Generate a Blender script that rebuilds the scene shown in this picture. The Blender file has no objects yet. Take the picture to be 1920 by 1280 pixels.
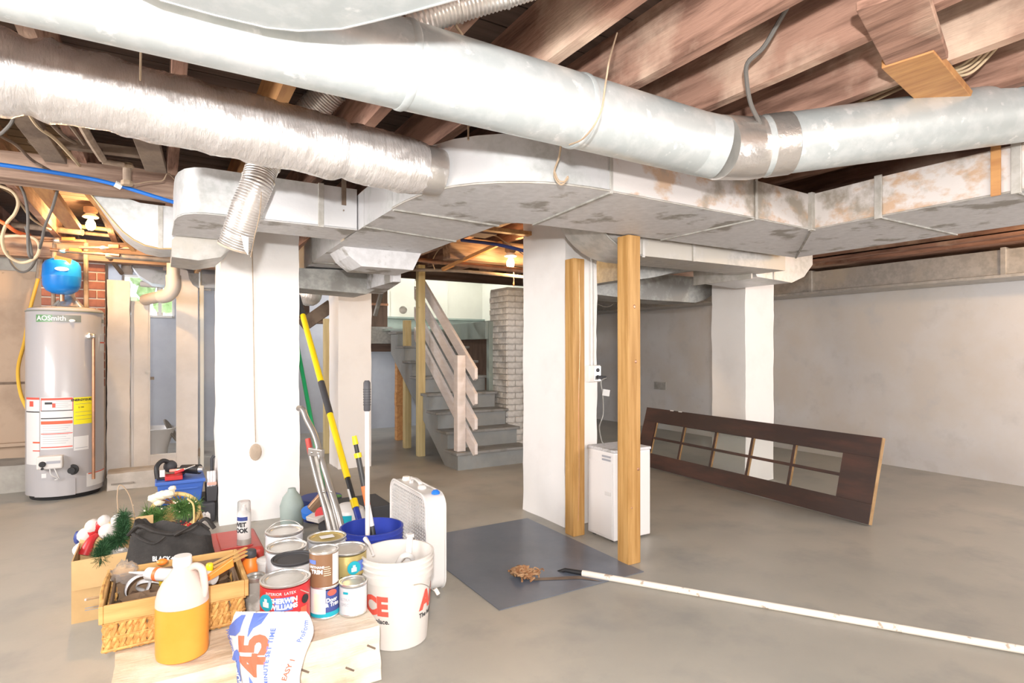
import bpy, math, random
from mathutils import Vector, noise, Matrix
R = random.Random(7)
SC = bpy.context.scene
COL = SC.collection
PI = math.pi
# ------------------------------------------------------------------ camera
YAW = math.radians(31.2); S_, C_ = math.sin(YAW), math.cos(YAW); FP = 1090.0; CH = 1.25; HY = 655.0
cam = bpy.data.cameras.new('camera'); camo = bpy.data.objects.new('camera', cam); COL.objects.link(camo)
cam.sensor_width = 36; cam.lens = FP / 1920 * 36; cam.shift_y = (HY - 640) / 1920
cam.clip_start = .05
camo.location = (0, 0, CH); camo.rotation_euler = (PI / 2, 0, -YAW)
SC.camera = camo
# ------------------------------------------------------------------ world and lights
w = bpy.data.worlds.new('world'); SC.world = w; w.use_nodes = True
bg = w.node_tree.nodes['Background']; bg.inputs[0].default_value = (.85, .93, 1, 1); bg.inputs[1].default_value = 2.2
def light(name, kind, loc, energy, col=(1, 1, 1), size=.1, rot=None, size_y=None, spot=None):
    l = bpy.data.lights.new(name, kind); l.energy = energy; l.color = col
    if kind == 'AREA':
        l.size = size
        if size_y: l.shape = 'RECTANGLE'; l.size_y = size_y
    else: l.shadow_soft_size = size
    o = bpy.data.objects.new(name, l); o.location = loc
    if rot: o.rotation_euler = rot
    COL.objects.link(o); return o
light('camera_flash', 'POINT', (-.12, -.2, 1.50), 165, (1, .985, .97), .035)
light('room_fill', 'AREA', (.2, -2.2, 1.75), 66, (1, .92, .84), 3.5, (math.radians(80), 0, math.radians(-15)), .8)
light('left_fill', 'AREA', (-3.0, 3.2, 1.75), 85, (1, .97, .95), 2.5, (math.radians(82), 0, math.radians(-75)), .9)
light('right_fill', 'AREA', (6.0, -1.2, 1.6), 80, (1, .97, .98), 3.0, (math.radians(82), 0, math.radians(5)), 1.0)
SC.view_settings.view_transform = 'Standard'; SC.view_settings.look = 'None'
SC.view_settings.exposure = 1.06; SC.view_settings.gamma = 1; SC.view_settings.use_curve_mapping = False
# ------------------------------------------------------------------ helpers
def P(px, py, d):
    r = (px - 960) / FP * d
    return Vector((r * C_ + d * S_, -r * S_ + d * C_, CH + (HY - py) / FP * d))
def U(px, py, z=2.215): return P(px, py, (z - CH) * FP / (HY - py))
def ZP(px, py, z): return P(px, py, (CH - z) * FP / (py - HY))
def V(*a): return Vector(a)
class MB:
    def __init__(s): s.v = []; s.f = []; s.m = []; s.mi = 0
    def add(s, vs, fs):
        b = len(s.v); s.v += [Vector(v) for v in vs]; s.f += [[b + i for i in f] for f in fs]; s.m += [s.mi] * len(fs); return s
    def box(s, x0, x1, y0, y1, z0, z1):
        return s.add([(x0,y0,z0),(x1,y0,z0),(x1,y1,z0),(x0,y1,z0),(x0,y0,z1),(x1,y0,z1),(x1,y1,z1),(x0,y1,z1)],
                     [(3,2,1,0),(4,5,6,7),(0,1,5,4),(1,2,6,5),(2,3,7,6),(3,0,4,7)])
    def obox(s, p, q, w, h, up=V(0,0,1)):   # bar from p to q, width w across, h along up
        p, q = Vector(p), Vector(q); d = (q - p).normalized(); a = d.cross(up).normalized(); u = a.cross(d).normalized()
        a *= w / 2; u *= h / 2
        return s.add([p-a-u,p+a-u,p+a+u,p-a+u,q-a-u,q+a-u,q+a+u,q-a+u], [(0,1,2,3),(7,6,5,4),(4,5,1,0),(5,6,2,1),(6,7,3,2),(7,4,0,3)])
    def prism(s, poly, z0, z1, ax='z'):
        n = len(poly)
        f = {'z': lambda a, b, c: (a, b, c), 'y': lambda a, b, c: (a, c, b), 'x': lambda a, b, c: (c, a, b)}[ax]
        vs = [f(a, b, z0) for a, b in poly] + [f(a, b, z1) for a, b in poly]
        return s.add(vs, [list(range(n))[::-1], list(range(n, 2*n))] + [(i, (i+1) % n, n + (i+1) % n, n + i) for i in range(n)])
    def tube(s, pts, r, n=10, cap=True, flat=1):
        pts = [Vector(p) for p in pts]; m = len(pts); rr = r if isinstance(r, (list, tuple)) else [r] * m
        t0 = (pts[1] - pts[0]).normalized(); up = V(0,0,1) if abs(t0.z) < .9 else V(1,0,0)
        a = t0.cross(up).normalized(); vs = []
        for i, p in enumerate(pts):
            t = (pts[min(i+1, m-1)] - pts[max(i-1, 0)])
            t = t.normalized() if t.length > 1e-9 else t0
            a = (a - t * a.dot(t)).normalized(); b = t.cross(a)
            for k in range(n):
                q = 2 * PI * k / n; vs.append(p + a * (math.cos(q) * rr[i]) + b * (math.sin(q) * rr[i] * flat))
        fs = [(i*n+k, i*n+(k+1) % n, (i+1)*n+(k+1) % n, (i+1)*n+k) for i in range(m-1) for k in range(n)]
        if cap: fs += [list(range(n))[::-1], list(range((m-1)*n, m*n))]
        return s.add(vs, fs)
    def lathe(s, prof, c=(0,0,0), n=32, ax=None, sx=1, sy=1, cap=True):   # prof: (r, z)
        c = Vector(c); M = Matrix.Identity(3) if ax is None else V(0,0,1).rotation_difference(Vector(ax)).to_matrix()
        vs = [c + M @ V(r * math.cos(2*PI*k/n) * sx, r * math.sin(2*PI*k/n) * sy, z) for r, z in prof for k in range(n)]
        m = len(prof)
        fs = [(i*n+k, i*n+(k+1) % n, (i+1)*n+(k+1) % n, (i+1)*n+k) for i in range(m-1) for k in range(n)]
        if cap: fs += [list(range(n))[::-1], list(range((m-1)*n, m*n))]
        return s.add(vs, fs)
    def ball(s, c, r, n=16, sz=1, sx=1, sy=1, amp=0, fr=8):
        m = n // 2; c = Vector(c); vs = []
        for i in range(m + 1):
            t = PI * i / m
            for k in range(n):
                q = 2*PI*k/n; d = V(math.sin(t)*math.cos(q)*sx, math.sin(t)*math.sin(q)*sy, -math.cos(t)*sz)
                vs.append(c + d * (r * (1 + (amp * noise.noise(d * fr + c * 9) if amp else 0))))
        return s.add(vs, [(i*n+k, i*n+(k+1) % n, (i+1)*n+(k+1) % n, (i+1)*n+k) for i in range(m) for k in range(n)])
    def grid(s, f, nu, nv):
        vs = [f(i / nu, j / nv) for j in range(nv + 1) for i in range(nu + 1)]
        return s.add(vs, [(j*(nu+1)+i, j*(nu+1)+i+1, (j+1)*(nu+1)+i+1, (j+1)*(nu+1)+i) for j in range(nv) for i in range(nu)])
    def cyl(s, c, r, z0, z1, n=32): return s.lathe([(r, z0), (r, z1)], c, n)
    def band(s, c, r, a0, a1, z0, z1, n=14):
        c = Vector(c)
        return s.grid(lambda u, v: c + V(r*math.cos(a0+(a1-a0)*u), r*math.sin(a0+(a1-a0)*u), z0+(z1-z0)*v), n, 1)
    def rough(s, x0, x1, y0, y1, z0, z1, n=(20, 12, 6), amp=.01, fr=6, seed=0):
        L = [(x0, x1), (y0, y1), (z0, z1)]; c = [(a + b) / 2 for a, b in L]
        def disp(p):
            e = noise.noise_vector(p * fr + V(seed, 0, 0)) + .5 * noise.noise_vector(p * fr * 3 + V(seed, 3, 0))
            return p + e * amp
        for ax in range(3):
            u, w_ = [k for k in range(3) if k != ax]
            for side in (0, 1):
                def f(a, b):
                    p = [0, 0, 0]; p[ax] = L[ax][side]; p[u] = L[u][0] + (L[u][1]-L[u][0]) * a; p[w_] = L[w_][0] + (L[w_][1]-L[w_][0]) * b
                    return disp(Vector(p))
                s.grid(f, n[u], n[w_])
        return s
def cr(pts, n=6):
    pts = [Vector(p) for p in pts]; out = []
    q = [pts[0] * 2 - pts[1]] + pts + [pts[-1] * 2 - pts[-2]]
    for i in range(1, len(q) - 2):
        a, b, c, d = q[i-1:i+3]
        for k in range(n):
            t = k / n
            out.append(.5 * ((2*b) + (c-a)*t + (2*a-5*b+4*c-d)*t*t + (3*b-a-3*c+d)*t**3))
    return out + [pts[-1]]
ORG = {}
def O(name, mb, m, parent=None, smooth=False, bevel=0, kind=None, label=None, seg=2):
    org = ORG[parent] if parent else None
    me = bpy.data.meshes.new(name); vs = mb.v if org is None else [v - org for v in mb.v]
    me.from_pydata([tuple(v) for v in vs], [], mb.f)
    for k in (m if isinstance(m, (list, tuple)) else [m]): me.materials.append(k)
    if any(mb.m): me.polygons.foreach_set('material_index', mb.m)
    import bmesh
    b = bmesh.new(); b.from_mesh(me); bmesh.ops.remove_doubles(b, verts=b.verts, dist=1e-5)
    bmesh.ops.recalc_face_normals(b, faces=b.faces); b.to_mesh(me); b.free()
    if smooth: me.shade_smooth(); me.set_sharp_from_angle(angle=.65)
    o = bpy.data.objects.new(name, me); COL.objects.link(o)
    if bevel:
        q = o.modifiers.new('bevel', 'BEVEL'); q.width = bevel; q.segments = seg; q.limit_method = 'ANGLE'
    if parent: o.parent = parent
    ORG[o] = org if org is not None else V(0, 0, 0)
    if kind: o['kind'] = kind
    if label: o['label'] = label
    return o
def T(name, label, cat, loc, group=None):
    o = bpy.data.objects.new(name, None); o.location = loc; o.empty_display_size = .05; COL.objects.link(o)
    o['label'] = label; o['category'] = cat
    if group: o['group'] = group
    ORG[o] = Vector(loc); return o
def tag(o, label, cat, group=None):
    o['label'] = label; o['category'] = cat
    if group: o['group'] = group
    return o
def recentre(o):   # origin of a single-mesh thing to its own base
    vs = o.data.vertices; n = len(vs)
    c = V(sum(v.co.x for v in vs)/n, sum(v.co.y for v in vs)/n, min(v.co.z for v in vs))
    for v in vs: v.co -= c
    o.location = c; return o
def S1(name, mb, m, label, cat, group=None, **k):   # a thing that is one mesh
    return tag(recentre(O(name, mb, m, **k)), label, cat, group)
def ST(name, mb, m, **k): return O(name, mb, m, kind='structure', **k)
def dupc(src, loc, parent, name=None):   # linked copy of a piece
    o = src.copy(); COL.objects.link(o); o.location = loc; o.parent = parent; return o
# ------------------------------------------------------------------ materials
def mat(name, c, rough=.6, metal=0, c2=None, sc=5, lo=.4, hi=.6, st=(1,1,1), bump=0, bsc=40, spec=.5, c3=None, sc3=2, lo3=.5, hi3=.6, trans=0, ior=1.45, alpha=1, em=None, ems=0, coat=0, det=6, bst=None):
    m = bpy.data.materials.new(name); m.use_nodes = True; nt = m.node_tree; N = nt.nodes; L = nt.links; b = N['Principled BSDF']
    b.inputs['Base Color'].default_value = (*c, 1); b.inputs['Roughness'].default_value = rough; b.inputs['Metallic'].default_value = metal
    b.inputs['Specular IOR Level'].default_value = spec; b.inputs['IOR'].default_value = ior
    b.inputs['Transmission Weight'].default_value = trans; b.inputs['Alpha'].default_value = alpha; b.inputs['Coat Weight'].default_value = coat
    if em: b.inputs['Emission Color'].default_value = (*em, 1); b.inputs['Emission Strength'].default_value = ems
    if c2 or bump or c3:
        tc = N.new('ShaderNodeTexCoord'); mp = N.new('ShaderNodeMapping'); mp.inputs['Scale'].default_value = st
        L.new(tc.outputs['Object'], mp.inputs['Vector'])
        def nz(s, vec, d=det):
            n = N.new('ShaderNodeTexNoise'); n.inputs['Scale'].default_value = s; n.inputs['Detail'].default_value = d; n.inputs['Roughness'].default_value = .6
            L.new(vec, n.inputs['Vector']); return n
        def ramp(n, lo, hi):
            r = N.new('ShaderNodeMapRange'); r.inputs['From Min'].default_value = lo; r.inputs['From Max'].default_value = hi
            L.new(n.outputs['Fac'], r.inputs['Value']); return r.outputs['Result']
        last = None
        def mix(a, bcol, fac):
            x = N.new('ShaderNodeMix'); x.data_type = 'RGBA'; L.new(fac, x.inputs['Factor'])
            if a is None: x.inputs[6].default_value = (*c, 1)
            else: L.new(a, x.inputs[6])
            x.inputs[7].default_value = (*bcol, 1); return x.outputs[2]
        if c2: last = mix(last, c2, ramp(nz(sc, mp.outputs[0]), lo, hi))
        if c3: last = mix(last, c3, ramp(nz(sc3, tc.outputs['Object']), lo3, hi3))
        if last: L.new(last, b.inputs['Base Color'])
        if bump:
            bp = N.new('ShaderNodeBump'); bp.inputs['Strength'].default_value = bump; bp.inputs['Distance'].default_value = .01
            vec = mp.outputs[0]
            if bst: m2 = N.new('ShaderNodeMapping'); m2.inputs['Scale'].default_value = bst; L.new(tc.outputs['Object'], m2.inputs['Vector']); vec = m2.outputs[0]
            L.new(nz(bsc, vec).outputs['Fac'], bp.inputs['Height']); L.new(bp.outputs[0], b.inputs['Normal'])
    return m
M = {}
def add(k, *a, **q): M[k] = mat(k, *a, **q)
add('floor_paint', (.325,.31,.275), .42, c2=(.38,.355,.31), sc=1.3, lo=.35, hi=.65, c3=(.28,.272,.25), sc3=2.7, lo3=.5, hi3=.72, bump=.06, bsc=60)
add('floor_sheet', (.115,.135,.175), .3, c2=(.13,.15,.19), sc=6, bump=.03, bsc=30)
add('white_plaster', (.74,.72,.70), .8, c2=(.66,.64,.62), sc=2.5, lo=.45, hi=.7, bump=.25, bsc=14)
add('column_paint', (.82,.80,.785), .75, c2=(.75,.72,.70), sc=2, lo=.5, hi=.75, bump=.2, bsc=9)
add('right_plaster', (.60,.585,.58), .85, c2=(.575,.535,.495), sc=1.1, lo=.42, hi=.6, c3=(.53,.51,.495), sc3=4, lo3=.55, hi3=.7, bump=.25, bsc=9)
add('blue_plaster', (.50,.535,.60), .85, c2=(.46,.49,.56), sc=3, bump=.15, bsc=10)
add('tan_plaster', (.46,.345,.255), .85, c2=(.38,.28,.205), sc=2.4, lo=.45, hi=.6, c3=(.20,.15,.10), sc3=7, lo3=.68, hi3=.72, bump=.2, bsc=12)
add('grey_cement', (.42,.40,.36), .9, c2=(.33,.31,.28), sc=5, bump=.4, bsc=20)
add('dark_cement', (.30,.27,.24), .9, c2=(.2,.18,.16), sc=5, bump=.4, bsc=20)
add('repair_cement', (.52,.42,.33), .9, c2=(.45,.36,.28), sc=20)
add('old_joist', (.42,.24,.175), .85, c2=(.19,.10,.07), sc=3, lo=.42, hi=.62, st=(6,.7,6), c3=(.74,.55,.42), sc3=1.6, lo3=.52, hi3=.72, bump=.4, bsc=8)
add('dark_board', (.11,.075,.06), .9, c2=(.075,.05,.04), sc=3, st=(.6,6,6), bump=.3, bsc=8)  # subfloor shade between the joists is mixed into this near-black brown
add('orange_wood', (.56,.29,.11), .6, c2=(.43,.20,.075), sc=3, st=(8,1,8), bump=.15, bsc=10)
add('old_wood_x', (.40,.28,.21), .85, c2=(.21,.13,.095), sc=3, lo=.4, hi=.6, st=(.6,6,6), bump=.4, bsc=8)
add('dust_wood', (.23,.17,.125), .95, c2=(.14,.10,.075), sc=4, bump=.4, bsc=14)
add('pine_post', (.52,.30,.105), .55, c2=(.37,.19,.05), sc=3.2, lo=.38, hi=.62, st=(9,9,.55), c3=(.34,.17,.06), sc3=4.2, lo3=.68, hi3=.76, bump=.15, bsc=10)
add('pale_post', (.60,.49,.26), .65, c2=(.50,.39,.19), sc=3.2, lo=.38, hi=.62, st=(9,9,.55), c3=(.30,.2,.09), sc3=9, lo3=.7, hi3=.76, bump=.15, bsc=10)
add('galvanised', (.52,.535,.525), .42, .4, c2=(.62,.63,.625), sc=28, lo=.4, hi=.6, c3=(.66,.66,.67), sc3=3.2, lo3=.44, hi3=.56, bump=.05, bsc=40)
add('duct_under', (.58,.58,.595), .55, .12, c2=(.66,.66,.68), sc=22, lo=.4, hi=.62, c3=(.30,.285,.26), sc3=3.4, lo3=.56, hi3=.63, bump=.08, bsc=40)
add('duct_rusty', (.66,.62,.60), .55, .15, c2=(.56,.39,.27), sc=6, lo=.5, hi=.62, c3=(.36,.32,.27), sc3=3.2, lo3=.54, hi3=.64, bump=.08, bsc=40, st=(1,1,1.6))
add('pipe_metal', (.55,.60,.61), .36, .45, c2=(.64,.68,.69), sc=14, lo=.45, hi=.62, c3=(.80,.82,.83), sc3=16, lo3=.60, hi3=.68, bump=.04, bsc=30)
add('dull_galv', (.34,.345,.33), .55, .4, c2=(.43,.43,.41), sc=26, c3=(.27,.265,.25), sc3=3)
add('wall_duct', (.40,.385,.36), .5, .35, c2=(.50,.48,.45), sc=16, c3=(.46,.43,.38), sc3=2.2)
add('seam_metal', (.55,.53,.50), .5, .4, c2=(.42,.40,.36), sc=12)
add('dark_seam', (.26,.245,.22), .7, .1, c2=(.4,.39,.36), sc=14)
add('foil', (.88,.86,.85), .27, .66, bump=1.0, bsc=30, bst=(1.9,.5,.5), det=8, c2=(.80,.77,.75), sc=6)
add('tape_foil', (.66,.63,.60), .3, .8, bump=.4, bsc=22)
add('flex_metal', (.80,.77,.74), .3, .75, bump=.1, bsc=30)
add('copper', (.52,.27,.16), .4, .7, c2=(.38,.22,.14), sc=12)
add('iron_pipe', (.24,.20,.17), .7, .3, c2=(.34,.28,.22), sc=10)
add('dusty_pipe', (.38,.29,.22), .8, .1, c2=(.27,.2,.15), sc=14)
add('white_paint', (.80,.78,.75), .5, c2=(.74,.72,.69), sc=6)
add('door_paint', (.82,.78,.755), .6, c2=(.74,.70,.67), sc=3, bump=.06, bsc=10, c3=(.55,.43,.36), sc3=5, lo3=.68, hi3=.74)
add('rail_paint', (.76,.70,.68), .5, c2=(.70,.63,.60), sc=4, st=(1,1,5))
add('stair_grey', (.235,.25,.25), .5, c2=(.27,.28,.277), sc=5, c3=(.26,.25,.23), sc3=8, lo3=.6, hi3=.7)
add('stair_tread', (.25,.253,.25), .5, c2=(.18,.175,.16), sc=7, lo=.5, hi=.65)
add('green_paint', (.34,.41,.385), .6, c2=(.30,.36,.34), sc=4)
add('cream_paint', (.74,.745,.69), .6, c2=(.70,.70,.65), sc=2)
add('brown_board', (.17,.11,.08), .7, c2=(.12,.08,.06), sc=4, st=(6,6,.8))
add('red_brick', (.36,.14,.095), .85, c2=(.27,.11,.08), sc=9, bump=.4, bsc=30)
add('mortar', (.55,.47,.42), .95, c2=(.47,.4,.35), sc=12)
add('white_brick', (.80,.78,.75), .75, c2=(.57,.55,.52), sc=8, bump=.35, bsc=26)
add('white_mortar', (.47,.445,.42), .9, c2=(.42,.4,.37), sc=12)
add('dark_door', (.050,.031,.027), .42, c2=(.095,.045,.034), sc=2.6, lo=.45, hi=.7, st=(3,.6,3), bump=.1, bsc=12)
add('door_edge', (.42,.27,.13), .6, c2=(.3,.18,.08), sc=8)
add('glass', (.92,.95,.93), .03, trans=1, ior=1.1, spec=.4)
add('clear_plastic', (.93,.93,.94), .12, trans=.85, ior=1.2, alpha=.55)
add('white_plastic', (.64,.62,.605), .38)
add('appliance_white', (.74,.715,.705), .35)
add('bucket_white', (.66,.62,.58), .4, c2=(.63,.59,.555), sc=4)
add('bucket_blue', (.025,.045,.30), .35)
add('bin_blue', (.05,.13,.46), .4)
add('heater_grey', (.40,.39,.405), .33, .0, coat=.2)
add('column_paint_flashlit', (.90,.885,.87), .7, c2=(.84,.82,.80), sc=2, lo=.5, hi=.75, bump=.2, bsc=9)  # lighter copy of the column paint; flash brightness put into the colour
add('tank_blue', (.01,.20,.62), .3)
add('black', (.02,.02,.022), .5)
add('rubber', (.045,.045,.05), .6)
add('dark_grip', (.07,.07,.08), .5)
add('bag_cloth', (.026,.024,.023), .9, c2=(.042,.038,.036), sc=8, bump=.5, bsc=60)
add('yellow', (.78,.57,.01), .35)
add('gas_yellow', (.74,.44,.06), .45)
add('green', (.015,.34,.13), .35)
add('red', (.52,.03,.035), .38)
add('case_red', (.56,.075,.06), .42, c2=(.5,.06,.05), sc=4)
add('orange', (.85,.22,.03), .4)
add('orange_tag', (.80,.16,.045), .5)
add('blue', (.02,.17,.66), .4)
add('teal', (.01,.33,.42), .4)
add('navy', (.04,.06,.22), .5)
add('print_blue', (.10,.16,.47), .6)
add('print_red', (.72,.10,.07), .6)
add('print_coral', (.70,.12,.06), .6)
add('print_black', (.03,.03,.035), .6)
add('print_grey', (.35,.36,.4), .6)
add('paper', (.66,.66,.66), .7)
add('label_yellow', (.86,.76,.02), .5)
add('logo_green', (.10,.24,.10), .4)
add('logo_grey', (.20,.22,.20), .4)
add('lid_metal', (.72,.71,.69), .32, .75, c2=(.6,.58,.55), sc=9)
add('tin', (.74,.73,.71), .3, .85)
add('gold_can', (.50,.39,.15), .35, .5, c2=(.58,.46,.2), sc=6)
add('brown_can', (.22,.115,.06), .35)
add('white_can', (.60,.59,.59), .4, c2=(.52,.54,.58), sc=5)
add('dirty_glass', (.30,.28,.25), .3, c2=(.65,.62,.58), sc=14, lo=.45, hi=.6)
add('jug_plastic', (.74,.59,.53), .35, trans=.25, ior=1.15)
add('jug_liquid', (.80,.29,.045), .3, trans=.08, ior=1.2, c2=(.82,.33,.06), sc=3)
add('cardboard', (.60,.40,.19), .8, c2=(.54,.355,.165), sc=5)
add('tray_wood', (.62,.38,.14), .6, c2=(.50,.28,.09), sc=3, st=(.8,7,7))
add('wicker', (.66,.38,.12), .7, c2=(.42,.21,.06), sc=30)
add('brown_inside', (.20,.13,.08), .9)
add('block_wood', (.62,.50,.36), .85, c2=(.50,.35,.19), sc=2.4, lo=.48, hi=.68, st=(1,4,6), bump=.5, bsc=12, c3=(.70,.61,.50), sc3=3, lo3=.45, hi3=.62)
add('sack_paper', (.60,.585,.59), .7, bump=.2, bsc=10)
add('garland_green', (.018,.065,.022), .7, c2=(.035,.11,.04), sc=40)
add('sprig_green', (.06,.16,.035), .7, c2=(.12,.24,.06), sc=40)
add('straw', (.62,.44,.18), .7)
add('ribbon', (.82,.72,.56), .5)
add('gold_ball', (.75,.55,.28), .3, .5)
add('plush_white', (.60,.56,.53), .9, bump=.3, bsc=80)
add('white_pole', (.78,.72,.68), .4, c2=(.72,.65,.60), sc=8)
add('dusty_white', (.78,.72,.64), .6, c2=(.42,.33,.25), sc=18, lo=.62, hi=.68)
add('mop_brown', (.30,.14,.06), .95, c2=(.42,.26,.14), sc=30)
add('alu', (.42,.40,.38), .35, .7)
add('black_pole', (.035,.035,.035), .4, c2=(.3,.28,.25), sc=60, lo=.72, hi=.76)
add('porcelain', (.85,.8,.72), .3)
add('cable_grey', (.13,.12,.11), .8)
add('cable_cream', (.52,.40,.26), .7)
add('wire_tan', (.38,.28,.19), .7)
add('pex_blue', (.02,.17,.62), .35)
add('pvc', (.62,.56,.51), .5)
add('pvc_tan', (.56,.40,.20), .5)
add('bulb_glow', (1,.8,.5), .3, em=(1,.66,.25), ems=30)
add('foliage', (.24,.32,.12), .8, c2=(.40,.46,.24), sc=6)
add('concrete_block', (.50,.455,.41), .9, c2=(.42,.38,.34), sc=8, bump=.4, bsc=25)
add('pink_label', (.75,.35,.28), .6)
m = M
# ------------------------------------------------------------------ text
def text_geo(s, size, bold=0, sx=1, align='CENTER', sp=1, fine=False):
    cu = bpy.data.curves.new('text', 'FONT'); cu.body = s; cu.size = size; cu.offset = bold; cu.align_x = align; cu.align_y = 'CENTER'; cu.resolution_u = 3
    cu.space_character = sp
    o = bpy.data.objects.new('text', cu); COL.objects.link(o)
    dg = bpy.context.evaluated_depsgraph_get(); dg.update(); me = o.evaluated_get(dg).to_mesh()
    import bmesh
    b = bmesh.new(); b.from_mesh(me); bmesh.ops.triangulate(b, faces=b.faces)
    if b.verts:
        x0 = min(v.co.x for v in b.verts); x1 = max(v.co.x for v in b.verts); st = min(size * .22, .02); x = x0 + st
        while x < x1:
            bmesh.ops.bisect_plane(b, geom=b.verts[:] + b.edges[:] + b.faces[:], plane_co=(x, 0, 0), plane_no=(1, 0, 0)); x += st
    if size > .05 or fine:
        y = -size
        while y < size:
            bmesh.ops.bisect_plane(b, geom=b.verts[:] + b.edges[:] + b.faces[:], plane_co=(0, y, 0), plane_no=(0, 1, 0)); y += size*.12
    b.verts.index_update(); vs = [(v.co.x * sx, v.co.y) for v in b.verts]; fs = [[v.index for v in f.verts] for f in b.faces]
    b.free(); o.evaluated_get(dg).to_mesh_clear(); bpy.data.objects.remove(o); bpy.data.curves.remove(cu)
    return vs, fs
def tcyl(mb, s, size, c, r, ang, z, bold=0, sx=1, rot=0, skew=0, **k):   # letters around a vertical cylinder
    vs, fs = text_geo(s, size, bold, sx, **k); c = Vector(c); cs, sn = math.cos(rot), math.sin(rot); out = []
    for x, y in vs:
        x += y * skew; x, y = x*cs - y*sn, x*sn + y*cs
        a = ang + x / r; out.append(c + V(r * math.cos(a), r * math.sin(a), z + y))
    mb.add(out, fs); return mb
def tpl(mb, s, size, f, u, v, bold=0, sx=1, rot=0, **k):   # letters on a surface f(x, y) -> point
    vs, fs = text_geo(s, size, bold, sx, **k); cs, sn = math.cos(rot), math.sin(rot)
    mb.add([f(u + x*cs - y*sn, v + x*sn + y*cs) for x, y in vs], fs); return mb
# ================================================================== STRUCTURE
X0, X1, Y0, Y1 = -3.6, 6.75, -3.0, 9.0; JB = 2.25; SF = 2.49
ST('floor', MB().box(X0-.1, X1+.2, Y0-.1, Y1+.2, -.12, 0), m['floor_paint'])
ST('wall_right', MB().box(X1, X1+.2, Y0, Y1+.2, 0, SF), m['right_plaster'])
# back wall with window hole
wx0, wx1, wz0, wz1 = -.42, .17, 1.67, 2.22
wb = MB()
wb.box(X0, wx0, Y1, Y1+.2, 0, SF); wb.box(wx1, X1, Y1, Y1+.2, 0, SF); wb.box(wx0, wx1, Y1, Y1+.2, 0, wz0); wb.box(wx0, wx1, Y1, Y1+.2, wz1, SF)
ST('wall_back', wb, m['blue_plaster'])
win = ST('window_1', MB().box(wx0, wx0+.03, Y1+.02, Y1+.08, wz0, wz1).box(wx1-.03, wx1, Y1+.02, Y1+.08, wz0, wz1).box(wx0+.03, wx1-.03, Y1+.02, Y1+.08, wz1-.03, wz1).box(wx0+.03, wx1-.03, Y1-.02, Y1+.08, wz0, wz0+.03), m['white_paint'], bevel=.004)
O('window_mullion', MB().box(-.02, .02, Y1+.02, Y1+.07, wz0+.03, wz1-.03), m['white_paint'], win)
for a, b in ((wx0+.03, -.02), (.02, wx1-.03)): O('pane', MB().box(a, b, Y1+.045, Y1+.05, wz0+.03, wz1-.03), m['glass'], win)
ST('wall_behind', MB().box(X0, X1, Y0-.2, Y0, 0, SF), m['white_plaster'])
ST('wall_side', MB().box(X0-.2, X0, Y0-.2, Y1+.2, 0, SF), m['white_plaster'])
wl = ST('wall_left', MB().box(X0, -.95, 7.0, 7.15, 0, 1.98), m['tan_plaster'])
O('upper_band', MB().box(X0, -.95, 6.98, 7.16, 1.98, 2.3), m['grey_cement'], wl)
O('cross_joint', MB().box(X0, -.95, 6.985, 7.0, .93, .95), m['dust_wood'], wl)
O('footing', MB().rough(X0, -.95, 6.6, 7.0, -.02, .24, (20, 4, 3), .012, 5), m['grey_cement'], wl, smooth=True)
O('footing_cap', MB().box(X0, -.95, 6.93, 7.0, .36, .39), m['tan_plaster'], wl)
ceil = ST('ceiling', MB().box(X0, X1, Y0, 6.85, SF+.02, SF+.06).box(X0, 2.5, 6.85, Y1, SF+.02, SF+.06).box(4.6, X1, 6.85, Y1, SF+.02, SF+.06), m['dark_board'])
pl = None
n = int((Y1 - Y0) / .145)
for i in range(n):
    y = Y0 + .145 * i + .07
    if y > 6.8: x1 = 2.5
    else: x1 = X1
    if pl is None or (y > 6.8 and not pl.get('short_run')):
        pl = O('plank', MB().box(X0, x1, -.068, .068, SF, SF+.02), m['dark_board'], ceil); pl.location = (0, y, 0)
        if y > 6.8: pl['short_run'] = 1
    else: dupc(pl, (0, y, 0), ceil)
# joists run along Y
jx = [-3.3, -2.9, -2.5, -2.05, -1.62, -1.2, -.78, -.36, .06, .42, .80, 1.17, 1.55, 1.95, 2.36, 2.78, 3.2, 3.62, 4.04, 4.46, 4.88, 5.3, 5.72, 6.14, 6.52]
for i, x in enumerate(jx):
    ye = 6.8 if 2.5 < x < 4.6 else Y1
    jm = m['orange_wood'] if (i in (9,)) else m['old_joist']
    b = MB(); nn = 14; yy = [Y0 + (ye - Y0) * k / nn for k in range(nn + 1)]
    # slightly wavy old timber
    for k in range(nn):
        z = JB + .012 * noise.noise(V(x * 3, yy[k], 0)); z2 = JB + .012 * noise.noise(V(x * 3, yy[k+1], 0))
        x_, x2 = x + .008 * noise.noise(V(x, yy[k], 5)), x + .008 * noise.noise(V(x, yy[k+1], 5))
        b.add([(x_-.024, yy[k], z), (x_+.024, yy[k], z), (x2+.024, yy[k+1], z2), (x2-.024, yy[k+1], z2), (x_-.024, yy[k], SF), (x_+.024, yy[k], SF), (x2+.024, yy[k+1], SF), (x2-.024, yy[k+1], SF)],
              [(0,1,2,3), (7,6,5,4), (0,4,5,1), (2,6,7,3), (1,5,6,2), (3,7,4,0)] if k in (0, nn-1) else [(0,1,2,3), (1,5,6,2), (3,7,4,0)])
    O('joist', b, jm, ceil)
gd = MB().rough(X0, 2.2, 3.86, 4.04, 2.125, 2.26, (40, 3, 3), .008, 4)
O('girder', gd, m['old_wood_x'], ceil)
O('girder', MB().box(2.2, X1, 4.7, 4.85, 2.06, 2.26), m['old_wood_x'], ceil, bevel=.006)
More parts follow.
